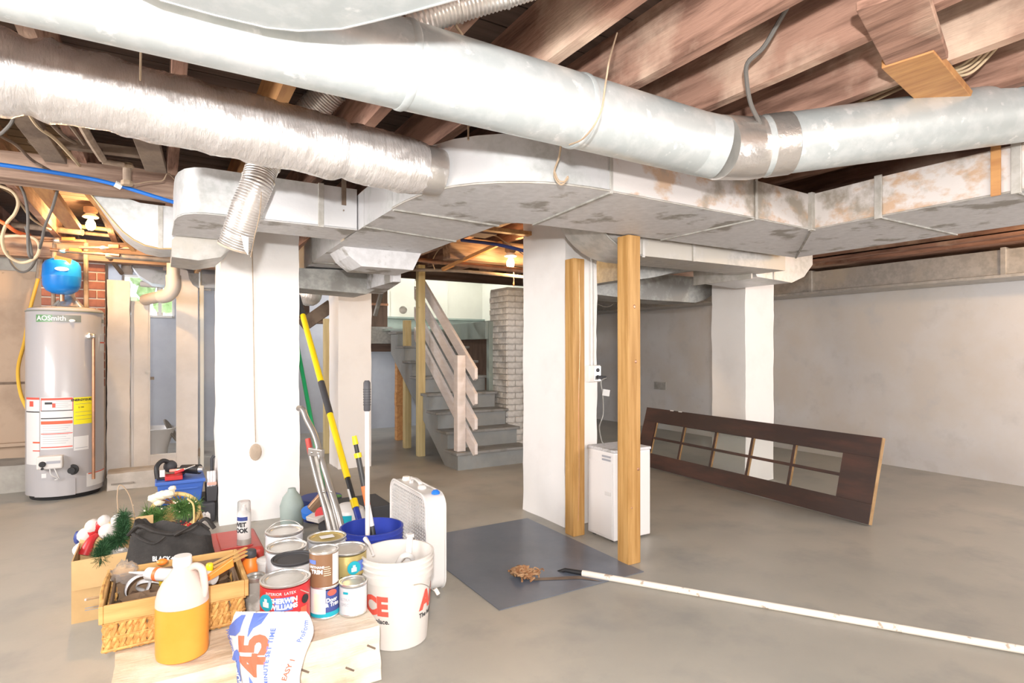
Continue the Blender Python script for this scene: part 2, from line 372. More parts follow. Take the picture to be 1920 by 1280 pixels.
O('girder', MB().box(X0, 2.4, 6.6, 6.75, 2.07, 2.26), m['old_wood_x'], ceil, bevel=.006)
O('header_beam', MB().box(2.4, 4.6, 6.78, 6.84, 2.13, SF), m['dark_board'], ceil)
# stairwell upper walls (cream panelling above the green trim)
sw = ST('wall_stairwell', MB().box(2.45, 4.7, 8.55, 8.65, 1.72, 3.1).box(4.6, 4.7, 6.9, 8.6, 1.72, 3.1).box(2.4, 2.5, 6.9, 8.6, SF, 3.1).box(2.45, 4.7, 6.86, 6.9, SF, 3.1), m['cream_paint'])
for x in (2.98, 3.42, 3.50, 3.95): O('batten', MB().box(x-.015, x+.015, 8.535, 8.55, 1.72, 3.0), m['cream_paint'], sw, bevel=.003)
ST('ceiling_stairwell', MB().box(2.4, 4.7, 6.86, 8.65, 3.1, 3.15), m['cream_paint'])
ST('trim_1', MB().box(2.45, 4.7, 8.50, 8.55, 1.46, 1.72).box(2.45, 4.7, 8.46, 8.56, 1.72, 1.75), m['green_paint'], bevel=.004)
ST('trim_2', MB().box(3.46, 3.52, 6.35, 8.5, 1.38, 1.60).box(3.50, 3.56, 6.33, 6.40, 0, 1.60), m['green_paint'], bevel=.004)
ST('wall_under_stairs', MB().box(3.56, 4.6, 8.3, 8.35, 0, 1.46), m['brown_board'])
# partition by the heater
ST('wall_partition', MB().rough(-.44, -.255, 6.86, 7.1, 0, 1.93, (5, 5, 40), .008, 5, 3), m['door_paint'], smooth=True)
dr = ST('door_1', MB().box(-.25, -.085, 7.0, 7.04, 0.0, 1.74), m['door_paint'], bevel=.003)
O('door_stile', MB().box(-.23, -.10, 6.99, 7.0, .02, 1.72), m['door_paint'], dr, bevel=.004)
O('door_knob', MB().lathe([(.004,0),(.01,.002),(.01,.02),(.022,.03),(.022,.045),(.004,.052)], (-.105, 6.99, 1.02), 14, (0,-1,0)), m['white_paint'], dr, smooth=True)
O('latch_bolt', MB().box(-.085, -.05, 7.0, 7.03, .94, .97), m['iron_pipe'], dr)
d2 = ST('door_2', MB().prism([(.145,.0),(.345,.0),(.345,1.90),(.30,1.93),(.262,2.0),(.25,2.08),(.145,2.12)], 7.0, 7.04, 'y'), m['door_paint'], bevel=.002)
O('door_rail', MB().box(-.085, .145, 7.0, 7.04, .0, .17), m['door_paint'], d2, bevel=.003)
O('door_ledge', MB().box(-.085, .145, 6.985, 7.0, .16, .175), m['white_paint'], d2)
O('door_edge_strip', MB().box(.365, .40, 6.98, 7.03, 0, 1.93), m['cream_paint'], d2, bevel=.003)
O('hinge', MB().box(.345, .368, 6.985, 7.0, .12, .2).box(.352, .36, 6.978, 6.985, .1, .22), m['iron_pipe'], d2)
# ---------- columns
def column(label, x0, x1, y0, y1, seed, z1=2.24, flare=0, amp=.007, mm='column_paint'):
    t = T('column', label, 'column', ((x0+x1)/2, (y0+y1)/2, 0), 'painted masonry columns')
    b = MB(); b.rough(x0, x1, y0, y1, 0, z1, (10, 10, 44), amp, 4, seed)
    cx, cy = (x0+x1)/2, (y0+y1)/2
    for v in b.v:
        k = 1 + flare * max(0, 1 - v.z / 1.6) ** 2; v.x = cx + (v.x-cx)*k; v.y = cy + (v.y-cy)*k
    O('shaft', b, m[mm], t, smooth=True); return t
c1 = column('bright white column behind the paint cans with a cement scar down it', .37, .90, 4.60, 5.12, 1, flare=.03, mm='column_paint_flashlit')
sc = cr([P(474, 470, 4.2), P(475, 560, 4.22), P(476, 640, 4.22), P(478, 760, 4.22), P(480, 830, 4.22)], 6)
for p in sc: p.y = 4.592
O('crack_line', MB().tube(sc, .004, 6), m['repair_cement'], c1)
b = MB(); b.ball(P(480, 848, 4.22), .05, 16, 1.25, .85, .15); 
for v in b.v: v.y = 4.59 + (v.y - P(480, 848, 4.22).y)
O('cement_scar', b, m['repair_cement'], c1, smooth=True)
c2 = column('white column behind the two lumber posts, with an outlet box', 2.43, 2.72, 3.30, 3.84, 2)
column('white column behind the dark panelled door, by the right wall', 4.63, 5.05, 3.48, 3.86, 3)
c4 = column('slim white column behind the yellow pole, left of the stairs', 1.59, 1.94, 6.12, 6.5, 4)
O('yellow_tape', MB().box(1.585, 1.64, 6.09, 6.115, 1.96, 2.06), m['yellow'], c4)
# ---------- brick pieces
def bricks(parent, faces, brick_m, h=.063, gap=.010):
    """faces: (origin, direction axis 'x'/'y', length, z0, z1, normal sign)"""
    cache = {}
    for (ox, oy), ax, L, z0, z1, sg in faces:
        row = 0; z = z0
        while z + h < z1:
            pos = 0 if row % 2 == 0 else -.1
            while pos < L - .02:
                a = max(pos, 0); e = min(pos + .2, L); pos += .21
                if e - a < .03: continue
                key = (ax, sg, round(e - a, 3)); q = V(ox + (a if ax == 'x' else 0), oy + (a if ax == 'y' else 0), z)
                if key not in cache:
                    b = MB()
                    if ax == 'x': b.box(0, e-a, -.014*sg if sg > 0 else -.01, .01 if sg > 0 else .014, 0, h)
                    else: b.box(-.014, .01, 0, e-a, 0, h)
                    o = O('brick', b, brick_m, None, bevel=.004, seg=1); o.parent = parent; o.location = q - ORG[parent]; cache[key] = o
                else: dupc(cache[key], q - ORG[parent] + V(R.uniform(-.003, .003) if ax == 'y' else 0, R.uniform(-.003, .003) if ax == 'x' else 0, 0), parent)
            z += h + gap; row += 1
bp = T('brick_pier', 'white-painted brick pier beside the stair treads', 'pier', (3.86, 6.25, 0))
O('mortar_core', MB().box(3.57, 4.16, 6.0, 6.42, 0, 2.0), m['white_mortar'], bp)
bricks(bp, [((3.57, 6.0), 'x', .59, .005, 2.03, 1), ((3.57, 6.0), 'y', .42, .005, 2.0, 1)], m['white_brick'])
ch = T('brick_chimney', 'red brick chimney behind the water heater', 'chimney', (-.68, 7.0, 0))
O('mortar_core', MB().box(-.93, -.45, 6.8, 7.2, 0, 2.24), m['mortar'], ch)
bricks(ch, [((-.93, 6.8), 'x', .48, .9, 2.2, 1)], m['red_brick'], .07, .014)
# ================================================================== DUCTS
GZ0, GZ1 = 1.92, 2.12
def duct(b, poly, z0=GZ0, z1=GZ1, ax='z'):
    n = len(poly)
    b.prism(poly, z0, z1, ax)
    for i in range(len(b.f)): pass
    return b
def two(poly, z0=GZ0, z1=GZ1):
    b = MB(); b.mi = 0; b.prism(poly, z0, z1)
    k = len(b.f) - len(poly) - 2
    b.m[k] = 1; return b
mt = T('main_duct', 'large rectangular galvanised trunk duct crossing the ceiling centre', 'duct', (2.2, 2.2, GZ0))
DM = [m['galvanised'], m['duct_under']]; DR = [m['duct_rusty'], m['duct_under']]
def sec(name, poly, mm, z0=GZ0, z1=GZ1, par=None, sm=True): return O(name, two(poly, z0, z1), mm, par or mt, smooth=sm)
sec('duct_section', [(3.11,-1.2),(3.96,-1.2),(3.96,1.0),(3.11,1.0)], DR)
sec('duct_section', [(3.11,1.003),(3.96,1.003),(3.96,1.55),(3.11,1.55)], DR)
sec('corner_section', [(3.11,1.553),(3.96,1.553),(3.97,2.56),(2.613,2.56),(2.613,1.91),(3.13,1.925)], DR)
sec('duct_section', [(1.643,1.90),(2.61,1.905),(2.61,2.56),(1.71,2.60)], DR)
ao = [(1.64,1.90),(1.53,1.905),(1.42,1.92),(1.33,1.945),(1.25,1.985),(1.17,2.035),(1.10,2.10),(1.04,2.18),(1.0,2.28),(.97,2.40),(.955,2.53),(.95,2.67)]
ai = [(1.56,2.72),(1.575,2.66),(1.62,2.62),(1.705,2.60)]
sec('elbow_section', ao + ai, DM)
sec('duct_section', [(.95,2.673),(1.56,2.723),(1.56,3.25),(.95,3.12)], DM)
sec('duct_section', [(.95,3.123),(1.56,3.253),(1.58,4.6),(1.0,4.6)], DM)
sec('end_section', [(1.0,4.603),(1.58,4.603),(1.56,5.6),(1.06,5.6)], DM)
# standing seams and cleats
def seam(name, mm, par, *bx, **k):
    for q in bx: O(name, MB().box(*q), mm, par, **k)
seam('upright_seam', m['seam_metal'], mt, (1.635,1.651,1.893,1.9,GZ0-.006,GZ1+.008), (2.604,2.62,1.893,1.9,GZ0-.006,GZ1+.008), (3.098,3.108,.982,1.018,GZ0-.01,GZ1+.01), (3.098,3.108,1.535,1.571,GZ0-.01,GZ1+.01), (3.10,3.135,1.90,1.925,GZ0-.006,GZ1+.006), bevel=.002)
for a, e, wd_ in (((1.643,1.90),(1.71,2.60),.018), ((2.612,1.91),(2.612,2.56),.01), ((3.11,1.552),(3.96,1.552),.014), ((3.11,1.002),(3.96,1.002),.01), ((3.13,1.925),(3.96,2.55),.01), ((.955,2.67),(1.56,2.72),.022), ((.95,3.12),(1.56,3.25),.022), ((1.0,4.6),(1.58,4.6),.022)):
    O('under_seam', MB().obox((*a, GZ0-.004), (*e, GZ0-.004), wd_, .008), m['dark_seam'], mt)
e2 = MB()
pts = [V(x, y, GZ0+.002) for x, y in ao]
for i, (x, y) in enumerate(ao):
    pass
e2.tube([V(x-.002, y-.004, GZ0+.004) for x, y in ao], .005, 6); e2.tube([V(1.64,1.898,GZ0+.003), V(2.61,1.903,GZ0+.003)], .004, 6); e2.tube([V(2.61,1.903,GZ0+.003), V(3.12,1.918,GZ0+.003), V(3.106,1.5,GZ0+.003), V(3.106,-.6,GZ0+.003)], .004, 6)
O('edge_bead', e2, m['seam_metal'], mt, smooth=True)
hb = MB()
q = Z = ZP(1825, 285, GZ1)
hb.box(3.092, 3.099, .93+.12, .965+.12, GZ0-.005, 2.34)
O('hanger_strap', hb, m['orange_wood'], mt)
# left branch
br = T('branch_duct', 'galvanised branch duct with a rounded end above the bright column', 'duct', (.5, 3.4, GZ0))
bo = [(.948,3.25),(.19,3.25),(.145,3.27),(.105,3.32),(.08,3.40),(.068,3.5),(.065,3.62),(.065,3.95),(.30,3.95),(.31,3.70),(.36,3.60),(.45,3.58),(.948,3.60)]
sec('duct_body', bo, DM, 1.92, 2.15, br)
b = MB().box(.735, .765, 3.238, 3.25, 1.915, 2.155); O('upright_seam', b, m['seam_metal'], br, bevel=.003)
O('edge_bead', MB().tube([V(.948,3.248,1.924), V(.2,3.248,1.924), V(.145,3.268,1.924), V(.105,3.318,1.924), V(.078,3.40,1.924), V(.066,3.5,1.924), V(.062,3.95,1.924)], .005, 6), m['galvanised'], br, smooth=True)
O('hanger_strap', MB().box(.86, .885, 3.236, 3.241, 2.05, 2.3), m['dust_wood'], br)
b = MB().ball((.87, 3.235, 2.02), .005, 8); O('screw', b, m['iron_pipe'], br)
# drop duct at far left, profile in XZ
ld = T('offset_duct', 'pale galvanised offset duct curving down beside the left light bulb', 'duct', (-.1, 4.3, 1.87))
f0 = [(150,343),(175,344),(200,346),(222,358),(240,372),(262,380),(300,385),(335,388)]
f1 = [(335,466),(300,466),(272,460),(250,449),(230,434),(210,412),(190,388),(170,364)]
def onY(px, py, Y):
    t = (px - 960) / FP; k = Y / (C_ - t * S_); p = P(px, py, k); return (p.x, p.z)
fp = [onY(a, b_, 4.12) for a, b_ in f0 + f1]
O('duct_body', MB().prism(fp, 4.12, 4.5, 'y'), m['galvanised'], ld, smooth=True)
O('front_seam', MB().obox((onY(301,386,4.12)[0], 4.117, onY(301,386,4.12)[1]), (onY(301,386,4.12)[0]+.0, 4.117, onY(301,466,4.12)[1]), .028, .006, V(0,1,0)), m['seam_metal'], ld, bevel=.002)
O('edge_bead', MB().tube([V(a, 4.118, c) for a, c in fp[8:]], .005, 6), m['pvc_tan'], ld)
O('duct_boot', MB().prism([(.06,1.90),(.06,1.80),(.20,1.79),(.32,1.82),(.38,1.88),(.38,1.95),(.1,1.95)], 4.0, 4.5, 'y'), m['wall_duct'], ld, smooth=True)
# elbow behind the posts
eb = T('elbow_duct', 'grey duct elbow curving down behind the front lumber post', 'duct', (2.6, 2.85, 1.83))
pr = [(4.0,2.02),(4.0,1.84)] + [(2.56 - .46*math.sin(t*PI/2/10), 2.25 - .42*math.cos(t*PI/2/10)) for t in range(0, 11)] + [(2.10,2.4),(2.30,2.4)] + [(2.56 - .26*math.sin(t*PI/2/8), 2.25 - .20*math.cos(t*PI/2/8)) for t in range(8, -1, -1)]
O('duct_body', MB().prism([(a, b_ ) for a, b_ in pr], 2.66, 3.0, 'y'), m['wall_duct'], eb, smooth=True)
O('edge_bead', MB().tube([V(a, 2.657, b_) for a, b_ in pr[2:13]], .006, 6), m['dull_galv'], eb, smooth=True)
seam('upright_seam', m['seam_metal'], eb, (2.55,2.57,2.652,2.66,1.82,2.06), (3.0,3.02,2.652,2.66,1.83,2.04))
fd = T('far_duct', 'dull grey cross duct running low behind the posts to the right column', 'duct', (3.8, 4.1, 1.72))
O('duct_body', MB().prism([(2.98,1.74),(3.7,1.71),(4.5,1.71),(4.62,1.74),(4.75,1.8),(4.75,1.96),(2.98,1.96)], 3.95, 4.3, 'y'), m['dull_galv'], fd, smooth=True)
O('offset_piece', MB().prism([(3.0,1.78)]+[(3.0+.9*t/12, 1.78+.14*(.5-.5*math.cos(PI*t/12))) for t in range(13)]+[(3.9,2.24),(3.0,2.24)], 3.3, 3.9, 'y'), m['dull_galv'], fd, smooth=True)
O('end_boot', MB().prism([(3.92,1.93),(4.0,1.82),(4.45,1.80),(4.62,1.86),(4.74,1.97),(4.74,2.1),(3.92,2.1)], 2.9, 3.45, 'y'), m['galvanised'], fd, smooth=True)
seam('boot_seam', m['seam_metal'], fd, (3.915,3.93,2.89,3.46,1.8,2.1), (4.2,4.215,2.892,2.9,1.81,2.1))
ld2 = T('lower_duct', 'small stepped duct boot beneath the trunk, left of the slim column', 'duct', (1.2, 5.1, 1.72))
O('duct_body', MB().prism([(1.02,1.92),(1.06,1.86),(1.14,1.80),(1.5,1.80),(1.56,1.92)], 3.8, 4.15, 'y'), m['duct_under'], ld2)
O('cross_piece', MB().prism([(.95,1.90),(.95,1.74),(1.5,1.72),(1.6,1.78),(1.62,1.92)], 4.85, 5.25, 'y'), m['dull_galv'], ld2)
O('side_piece', MB().prism([(1.5,4.2),(1.56,4.2),(1.75,5.2),(1.5,5.2)], 1.76, 1.918), m['duct_under'], ld2)
wd = T('wall_duct', 'long grey duct running along the top of the right wall', 'duct', (6.5, 3, 1.9))
for a, e in ((-1.5, .6), (.6, 2.13), (2.13, 3.9), (3.9, 5.6), (5.6, 8.2)):
    O('duct_section', MB().box(6.34, 6.72, a+.004, e-.004, 1.91, 2.13), m['wall_duct'], wd, bevel=.003)
for y in (.6, 2.13, 3.9, 5.6): O('cross_seam', MB().box(6.32, 6.74, y-.018, y+.018, 1.895, 2.145), m['wall_duct'], wd)
O('bottom_flange', MB().box(6.30, 6.74, -1.5, 8.2, 1.88, 1.905), m['wall_duct'], wd)
for i, z in enumerate((2.17, 2.2)): O('wood_ledger', MB().box(6.2 - .12*i, 6.72, -1.5, 8.2, z, z+.03), m['old_joist'], wd)
# ---------- round pipes
rp = T('round_pipe', 'big white round galvanised pipe running across the top of the room', 'pipe', (1.0, 1.54, 1.93))
RY, RZ, RR = 1.54, 2.04, .1165
bend = P(1372, 281, 2.28)
def rl(x0, x1, r=RR, n=36, m_=8): return MB().tube([V(x0 + (x1-x0)*k/m_, RY, RZ) for k in range(m_+1)], r, n)
xs = [-1.6, -.35, .58, 1.18, 1.75]
for a, e in zip(xs, xs[1:]): O('pipe_section', rl(a+.001, e-.001), m['pipe_metal'], rp, smooth=True)
pe = V(1.75, RY, RZ); p2 = P(1345, 277, 2.24); p3 = P(1400, 279, 2.30); p4 = P(1475, 269, 2.30); p5 = P(1940, 207, 2.32)
O('pipe_section', MB().tube([pe, p2], [RR, RR], 36), m['pipe_metal'], rp, smooth=True)
O('elbow_joint', MB().tube([p2, p2.lerp(p3, .3) + V(0,0,0), p3, p3.lerp(p4, .3)], [RR+.003]*4, 36), m['tape_foil'], rp, smooth=True)
O('pipe_section', MB().tube([p3.lerp(p4, .3), p4], [RR+.001]*2, 36), m['pipe_metal'], rp, smooth=True)
O('foil_tape', MB().tube([p3.lerp(p4, .45), p4], [RR+.004]*2, 36), m['tape_foil'], rp, smooth=True)
O('pipe_section', MB().tube([p4 + (p5-p4).normalized()*.001, p5 + (p5-p4)*.6], [RR]*2, 36), m['pipe_metal'], rp, smooth=True)
for x in (-.35, .58, 1.18): O('slip_ring', MB().tube([V(x-.012, RY, RZ), V(x-.006, RY, RZ), V(x+.006, RY, RZ), V(x+.012, RY, RZ)], [RR+.001, RR+.004, RR+.004, RR+.001], 36), m['pipe_metal'], rp, smooth=True)
fo = T('foil_pipe', 'crinkled foil-wrapped pipe sloping from the upper left into the trunk', 'pipe', (.3, 2.25, 1.95))
b = MB(); nseg, nr = 190, 44; A = V(-1.9, 2.25, 2.17); B = V(1.02, 2.28, 2.00)
a0 = B - A; fr = a0.normalized(); sdv = fr.cross(V(0,0,1)).normalized(); upv = sdv.cross(fr); vs = []
for i in range(nseg + 1):
    t = i / nseg; c = A.lerp(B, t); x = c.x
    rr = .122 if x < -.28 else .115
    if x > -.45: rr -= 0
    pinch = .018 * math.exp(-((x + .34) / .03) ** 2) + .012*math.exp(-((x - .62) / .02) ** 2)
    sag = .03 * math.exp(-((x + .55) / .22) ** 2)
    if x > .85: rr -= .03 * (x - .85) / .17
    for k in range(nr):
        q = 2*PI*k/nr
        e = noise.noise(V(x*14, math.cos(q)*1.6, math.sin(q)*1.6)) * .008 + noise.noise(V(x*60 + q*4, math.cos(q)*5, math.sin(q)*5)) * .004 + abs(noise.noise(V(x*30 - q*3, q, 3))) * .004
        r = rr + e - pinch + (sag if math.sin(q) < 0 else 0) * abs(math.sin(q))
        vs.append(c + sdv * (math.cos(q) * r) + upv * (math.sin(q) * r))
b.add(vs, [(i*nr+k, i*nr+(k+1) % nr, (i+1)*nr+(k+1) % nr, (i+1)*nr+k) for i in range(nseg) for k in range(nr)] + [list(range(nr))])
O('foil_jacket', b, m['foil'], fo, smooth=True)
O('tape_wrap', MB().tube([A.lerp(B, .972), A.lerp(B, .985), A.lerp(B, 1.0)], [.10, .104, .098], 32), m['tape_foil'], fo, smooth=True)
sp = T('overhead_duct', 'wide white duct bottom at the very top edge of the frame', 'duct', (.25, 1.0, 1.95))
nd = [ZP(a, b_, 1.95) for a, b_ in ((230,-40),(300,0),(400,28),(500,52),(560,58),(640,54),(700,40),(760,25),(850,0),(960,-30))]
poly = [(p.x, p.y) for p in nd] + [(.75, .3), (-.15, .3)]
O('duct_body', MB().prism(poly, 1.95, 2.06), m['pipe_metal'], sp, smooth=True)
O('edge_bead', MB().tube([V(p.x, p.y, 1.952) for p in nd], .004, 6), m['galvanised'], sp)
def flex(name, label, pts, r, loc, n=None, pitch=.012, amp=.0022, openend=False):
    t = T(name, label, 'duct', loc); c = cr(pts, 40); L = [0]
    for a, e in zip(c, c[1:]): L.append(L[-1] + (e-a).length)
    tot = L[-1]; ns = int(tot / pitch * 4); out = []; rr = []; j = 0
    for i in range(ns + 1):
        s_ = tot * i / ns
        while j < len(L) - 2 and L[j+1] < s_: j += 1
        out.append(c[j].lerp(c[j+1], (s_ - L[j]) / max(1e-6, L[j+1]-L[j]))); rr.append(r + amp * math.sin(s_ / pitch * 2*PI) + (.003 if (i % 48) < 2 else 0))
    O('hose_body', MB().tube(out, rr, 28, cap=not openend), m['flex_metal'], t, smooth=True)
    return t, out
fx, fpt = flex('flex_hose', 'shiny corrugated flexible hose hanging in front of the bright column', [P(625,165,2.75), P(560,235,2.8), P(500,300,2.78), P(480,350,2.75), P(462,395,2.75), P(438,465,2.78)], .071, P(440,465,2.78), openend=True)
k = fpt[int(len(fpt)*.52)]; k2 = fpt[int(len(fpt)*.52)+3]
O('clamp_band', MB().tube([k, k2], [.076, .076], 28), m['porcelain'], fx, smooth=True)
e_ = fpt[-1]; e0 = fpt[-4]
O('mouth_ring', MB().tube([e0, e_], [.074, .073], 28, cap=False).tube([e_ + (e0-e_)*.5, e_ + (e0-e_)*.4], [.071, .07], 28), m['repair_cement'], fx, smooth=True)
O('tear_flap', MB().add([P(452,440,2.70), P(466,445,2.69), P(465,478,2.69), P(458,468,2.70)], [(0,1,2,3)]).add([P(452,440,2.705), P(466,445,2.695), P(465,478,2.695), P(458,468,2.705)], [(0,1,2,3)]), m['tape_foil'], fx)
O('tie_wire', MB().tube(cr([P(490,360,2.7), P(487,400,2.68), P(478,440,2.7), P(470,482,2.75)], 4), .002, 5), m['wire_tan'], fx)
flex('flex_hose', 'corrugated silver hose joining the overhead duct at the frame top', [P(770,50,1.62), P(800,36,1.62), P(860,15,1.64), P(960,-15,1.66), P(1100,-60,1.7)], .036, P(800,36,1.62))
fb = T('wrapped_duct', 'foil-wrapped round duct end in the dark beyond the yellow pole', 'duct', P(580, 552, 7.0))
b = MB().ball(P(580,552,6.9), .13, 20, 1.05, 1.1, 1, .12, 9); O('foil_ball', b, m['foil'], fb, smooth=True)
O('stub_pipe', MB().tube([P(580,552,6.95), P(560,515,7.1)], .10, 20), m['dull_galv'], fb, smooth=True)
#PART2
# ================================================================== CEILING DETAILS
def plankthing(name, label, p, q, wdt, th, mm):
    return S1(name, MB().obox(p, q, wdt, th), mm, label, 'plank', bevel=.003)
plankthing('ceiling_plank', 'wide brown board nailed across the joists at the upper right', U(1668,-10,2.232), U(1722,118,2.232), .165, .026, m['old_joist'])
plankthing('ceiling_plank', 'fresh orange board crossing the joists beside the white cables', U(1700,105,2.228), U(1790,200,2.228), .15, .03, m['orange_wood'])
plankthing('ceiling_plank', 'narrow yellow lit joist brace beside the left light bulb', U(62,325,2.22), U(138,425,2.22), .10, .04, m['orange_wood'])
plankthing('ceiling_plank', 'long thin orange batten running beside the pale offset duct', U(150,340,2.2), P(252,466,4.0), .03, .05, m['orange_wood'])
plankthing('ceiling_plank', 'dusty bridging board between joists at far left', U(55,262), U(300,292), .05, .04, m['dust_wood'])
plankthing('ceiling_plank', 'short dusty block hanging under the foil pipe', U(262,222,2.2), U(293,318,2.2), .10, .03, m['dust_wood'])
plankthing('ceiling_plank', 'dusty slanting board at the far upper left corner', U(25,190,2.2), U(105,300,2.2), .09, .03, m['dust_wood'])
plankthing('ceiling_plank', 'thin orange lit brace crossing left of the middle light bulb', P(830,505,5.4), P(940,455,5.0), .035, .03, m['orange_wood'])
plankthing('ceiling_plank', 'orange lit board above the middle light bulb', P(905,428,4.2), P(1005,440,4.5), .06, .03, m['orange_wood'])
def wire(name, label, pts, r, mm, cat='cable', n=6, seg=8, group=None): return S1(name, MB().tube(cr(pts, n), r, seg), mm, label, cat, group, smooth=True)
wire('pex_tube', 'bright blue water tube crossing the upper left', [P(-40,303,2.76), P(60,317,2.88), P(160,333,3.04), P(224,348,3.12), P(330,380,3.28), P(420,402,3.6)], .0105, m['pex_blue'], 'pipe')
S1('tube_clip', MB().tube([P(216,344,3.1), P(228,350,3.12)], .018, 10), m['porcelain'], 'small white clip on the blue water tube', 'clip')
wire('hanging_cable', 'thick tan cable loop at the left edge', [P(-10,345,3.6), P(22,358,3.6), P(34,378,3.6), P(28,400,3.6), P(12,420,3.6), P(4,450,3.6), P(14,478,3.65), P(40,492,3.7), P(65,484,3.7), P(74,465,3.7), P(66,448,3.7), P(40,442,3.7), P(-10,444,3.7)], .0095, m['cable_cream'], n=8)
wire('hanging_cable', 'dark grey cable dropping diagonally above the water heater', [P(122,300,3.5), P(112,340,3.5), P(98,390,3.55), P(84,425,3.6), P(76,460,3.65), P(60,500,4.2), P(40,510,4.4), P(22,495,4.5), P(14,470,4.5)], .008, m['cable_grey'])
wire('hanging_cable', 'grey looping cable left of the diagonal dark cable', [P(2,328,3.5), P(26,335,3.5), P(44,360,3.5), P(52,400,3.5), P(52,440,3.55), P(54,475,3.55), P(60,482,3.6), P(56,455,3.6), P(48,425,3.6)], .008, m['cable_grey'])
wire('hanging_cable', 'thin grey cable arching at the upper left corner', [U(-5,178,2.19), U(22,195,2.19), U(24,225,2.19), U(5,248,2.19), U(-10,256,2.19)], .007, m['cable_grey'])
wire('hanging_cable', 'long dusty cable sagging over the girder at left', [U(-10,250,2.19), U(28,270,2.19), U(60,300,2.19), U(98,322,2.19), P(120,335,4.2)], .007, m['dust_wood'])
wire('hanging_cable', 'pair of dusty cables running under the foil pipe', [U(40,188,2.19), U(70,235,2.19), U(105,262,2.19), U(140,300,2.19), P(165,330,3.8)], .008, m['cable_cream'])
wire('hanging_cable', 'curved dusty cable in the middle joist bay at left', [U(62,192,2.19), U(90,225,2.19), U(120,255,2.19), U(142,268,2.19)], .008, m['dust_wood'])
wire('hanging_cable', 'short dusty cable bending beside the iron drop pipe', [U(118,203,2.19), U(128,228,2.19), U(142,248,2.19), U(158,270,2.19)], .008, m['dust_wood'])
wire('hanging_cable', 'tan cable falling along the yellow joist toward the bulb', [P(0,350,4.3), P(30,370,4.4), P(60,410,4.6), P(95,430,4.8)], .009, m['cable_cream'])
wire('iron_pipe', 'slanting dusty iron pipe below the foil pipe', [U(140,208,2.19), U(165,255,2.19), U(192,298,2.19)], .018, m['dusty_pipe'], 'pipe')
wire('red_tube', 'red flexible tube entering from the left edge above the cable loop', [P(-20,405,3.6), P(10,420,3.6), P(30,434,3.65), P(55,442,3.8)], .012, m['orange_tag'], 'pipe')
v = T('shutoff_valve', 'old brass shutoff valve on the girder above the blue tube', 'valve', P(238,325,3.05))
O('valve_body', MB().tube([P(192,302,2.95), P(232,308,3.02)], .015, 10).tube([P(238,306,3.05), P(238,345,3.05)], .019, 12), m['dusty_pipe'], v, smooth=True)
O('valve_nut', MB().lathe([(.026,-.012),(.028,0),(.026,.012)], P(238,343,3.05), 6), m['wire_tan'], v)
O('valve_cap', MB().lathe([(.026,-.012),(.028,0),(.02,.015)], P(240,311,3.05), 8), m['wire_tan'], v)
wire('thin_wire', 'thin pale wire from the valve to the rounded duct', [P(252,345,3.05), P(280,340,3.1), P(305,338,3.15), P(315,325,3.15), P(330,340,3.2)], .003, m['wire_tan'])
wire('hanger_wire', 'tan hanger wire looped under the round pipe', [U(1157,62,2.26), P(1143,110,1.64), P(1138,140,1.63), P(1134,165,1.66), P(1128,205,1.66), P(1112,238,1.68), P(1090,262,1.75), P(1068,271,1.85)], .0026, m['wire_tan'], 'wire')
hw = T('wire_hook', 'bent tan wire hook hanging in front of the trunk duct', 'wire', P(1050, 345, 2.3))
O('hook_stem', MB().tube(cr([P(1058,190,2.15), P(1052,268,2.2), P(1048,295,2.25), P(1040,318,2.28), P(1041,333,2.28), P(1052,346,2.28), P(1064,335,2.28), P(1064,330,2.28)], 5), .004, 6), m['wire_tan'], hw, smooth=True)
O('hook_tail', MB().tube(cr([P(1040,322,2.27), P(1047,338,2.27), P(1058,340,2.27), P(1063,333,2.27)], 5), .0035, 6), m['wire_tan'], hw, smooth=True)
wire('hanger_wire', 'thin tan hanger wire on the pipe at the upper left', [P(266,-10,1.35), P(265,40,1.33), P(264,95,1.55), P(263,150,1.72)], .003, m['wire_tan'], 'wire')
wire('hanger_wire', 'cobwebbed wire beside the flexible hose at the frame top', [P(852,5,1.7), P(848,30,1.68), P(856,50,1.66), P(866,65,1.66), P(868,85,1.7)], .004, m['wire_tan'], 'wire')
wire('hanger_wire', 'short tan wire above the rounded trunk elbow', [P(878,215,2.4), P(878,262,2.35)], .004, m['wire_tan'], 'wire')
wire('hanging_cable', 'dusty dark cable hanging from a joist down to the taped pipe joint', [P(1490,-10,1.9), P(1462,38,1.95), P(1432,88,2.0), P(1402,118,2.05), P(1400,150,2.1), P(1408,195,2.15), P(1426,232,2.2)], .008, m['cable_grey'])
for i, (a, e, l) in enumerate((((1700,152), (1560,215), 'white cable running behind the round pipe, upper of the pair'), ((1700,160), (1580,215), 'white cable running behind the round pipe, lower of the pair'))):
    wire('ceiling_cable', l, [P(a[0], a[1], 2.35), P((a[0]+e[0])/2, (a[1]+e[1])/2, 2.5), P(e[0], e[1], 2.65)], .007, m['cable_cream'])
LB = ['uppermost', 'second', 'third', 'lowest']
for i in range(4):
    wire('ceiling_cable', 'cream cable curving over joists at the upper right, %s of four' % LB[i], [P(1772,132+i*3,2.2), P(1800,124+i*6,2.17), P(1828,104+i*9,2.14), P(1856+i*5,72+i*5,2.1), P(1884+i*6,40+i*2,2.05), P(1925+i*6,6,2.0)], .0055, m['cable_cream'], n=7)
wire('bare_wire', 'thin black wire behind the posts near the right wall', [P(1165,560,6.2), P(1140,575,6.2), P(1120,570,6.2)], .005, m['cable_grey'])
wire('ceiling_pipe', 'rusty pipe under the joists left of the middle bulb', [P(770,485,5.6), P(860,495,5.3), P(990,508,5.0)], .022, m['copper'], 'pipe')
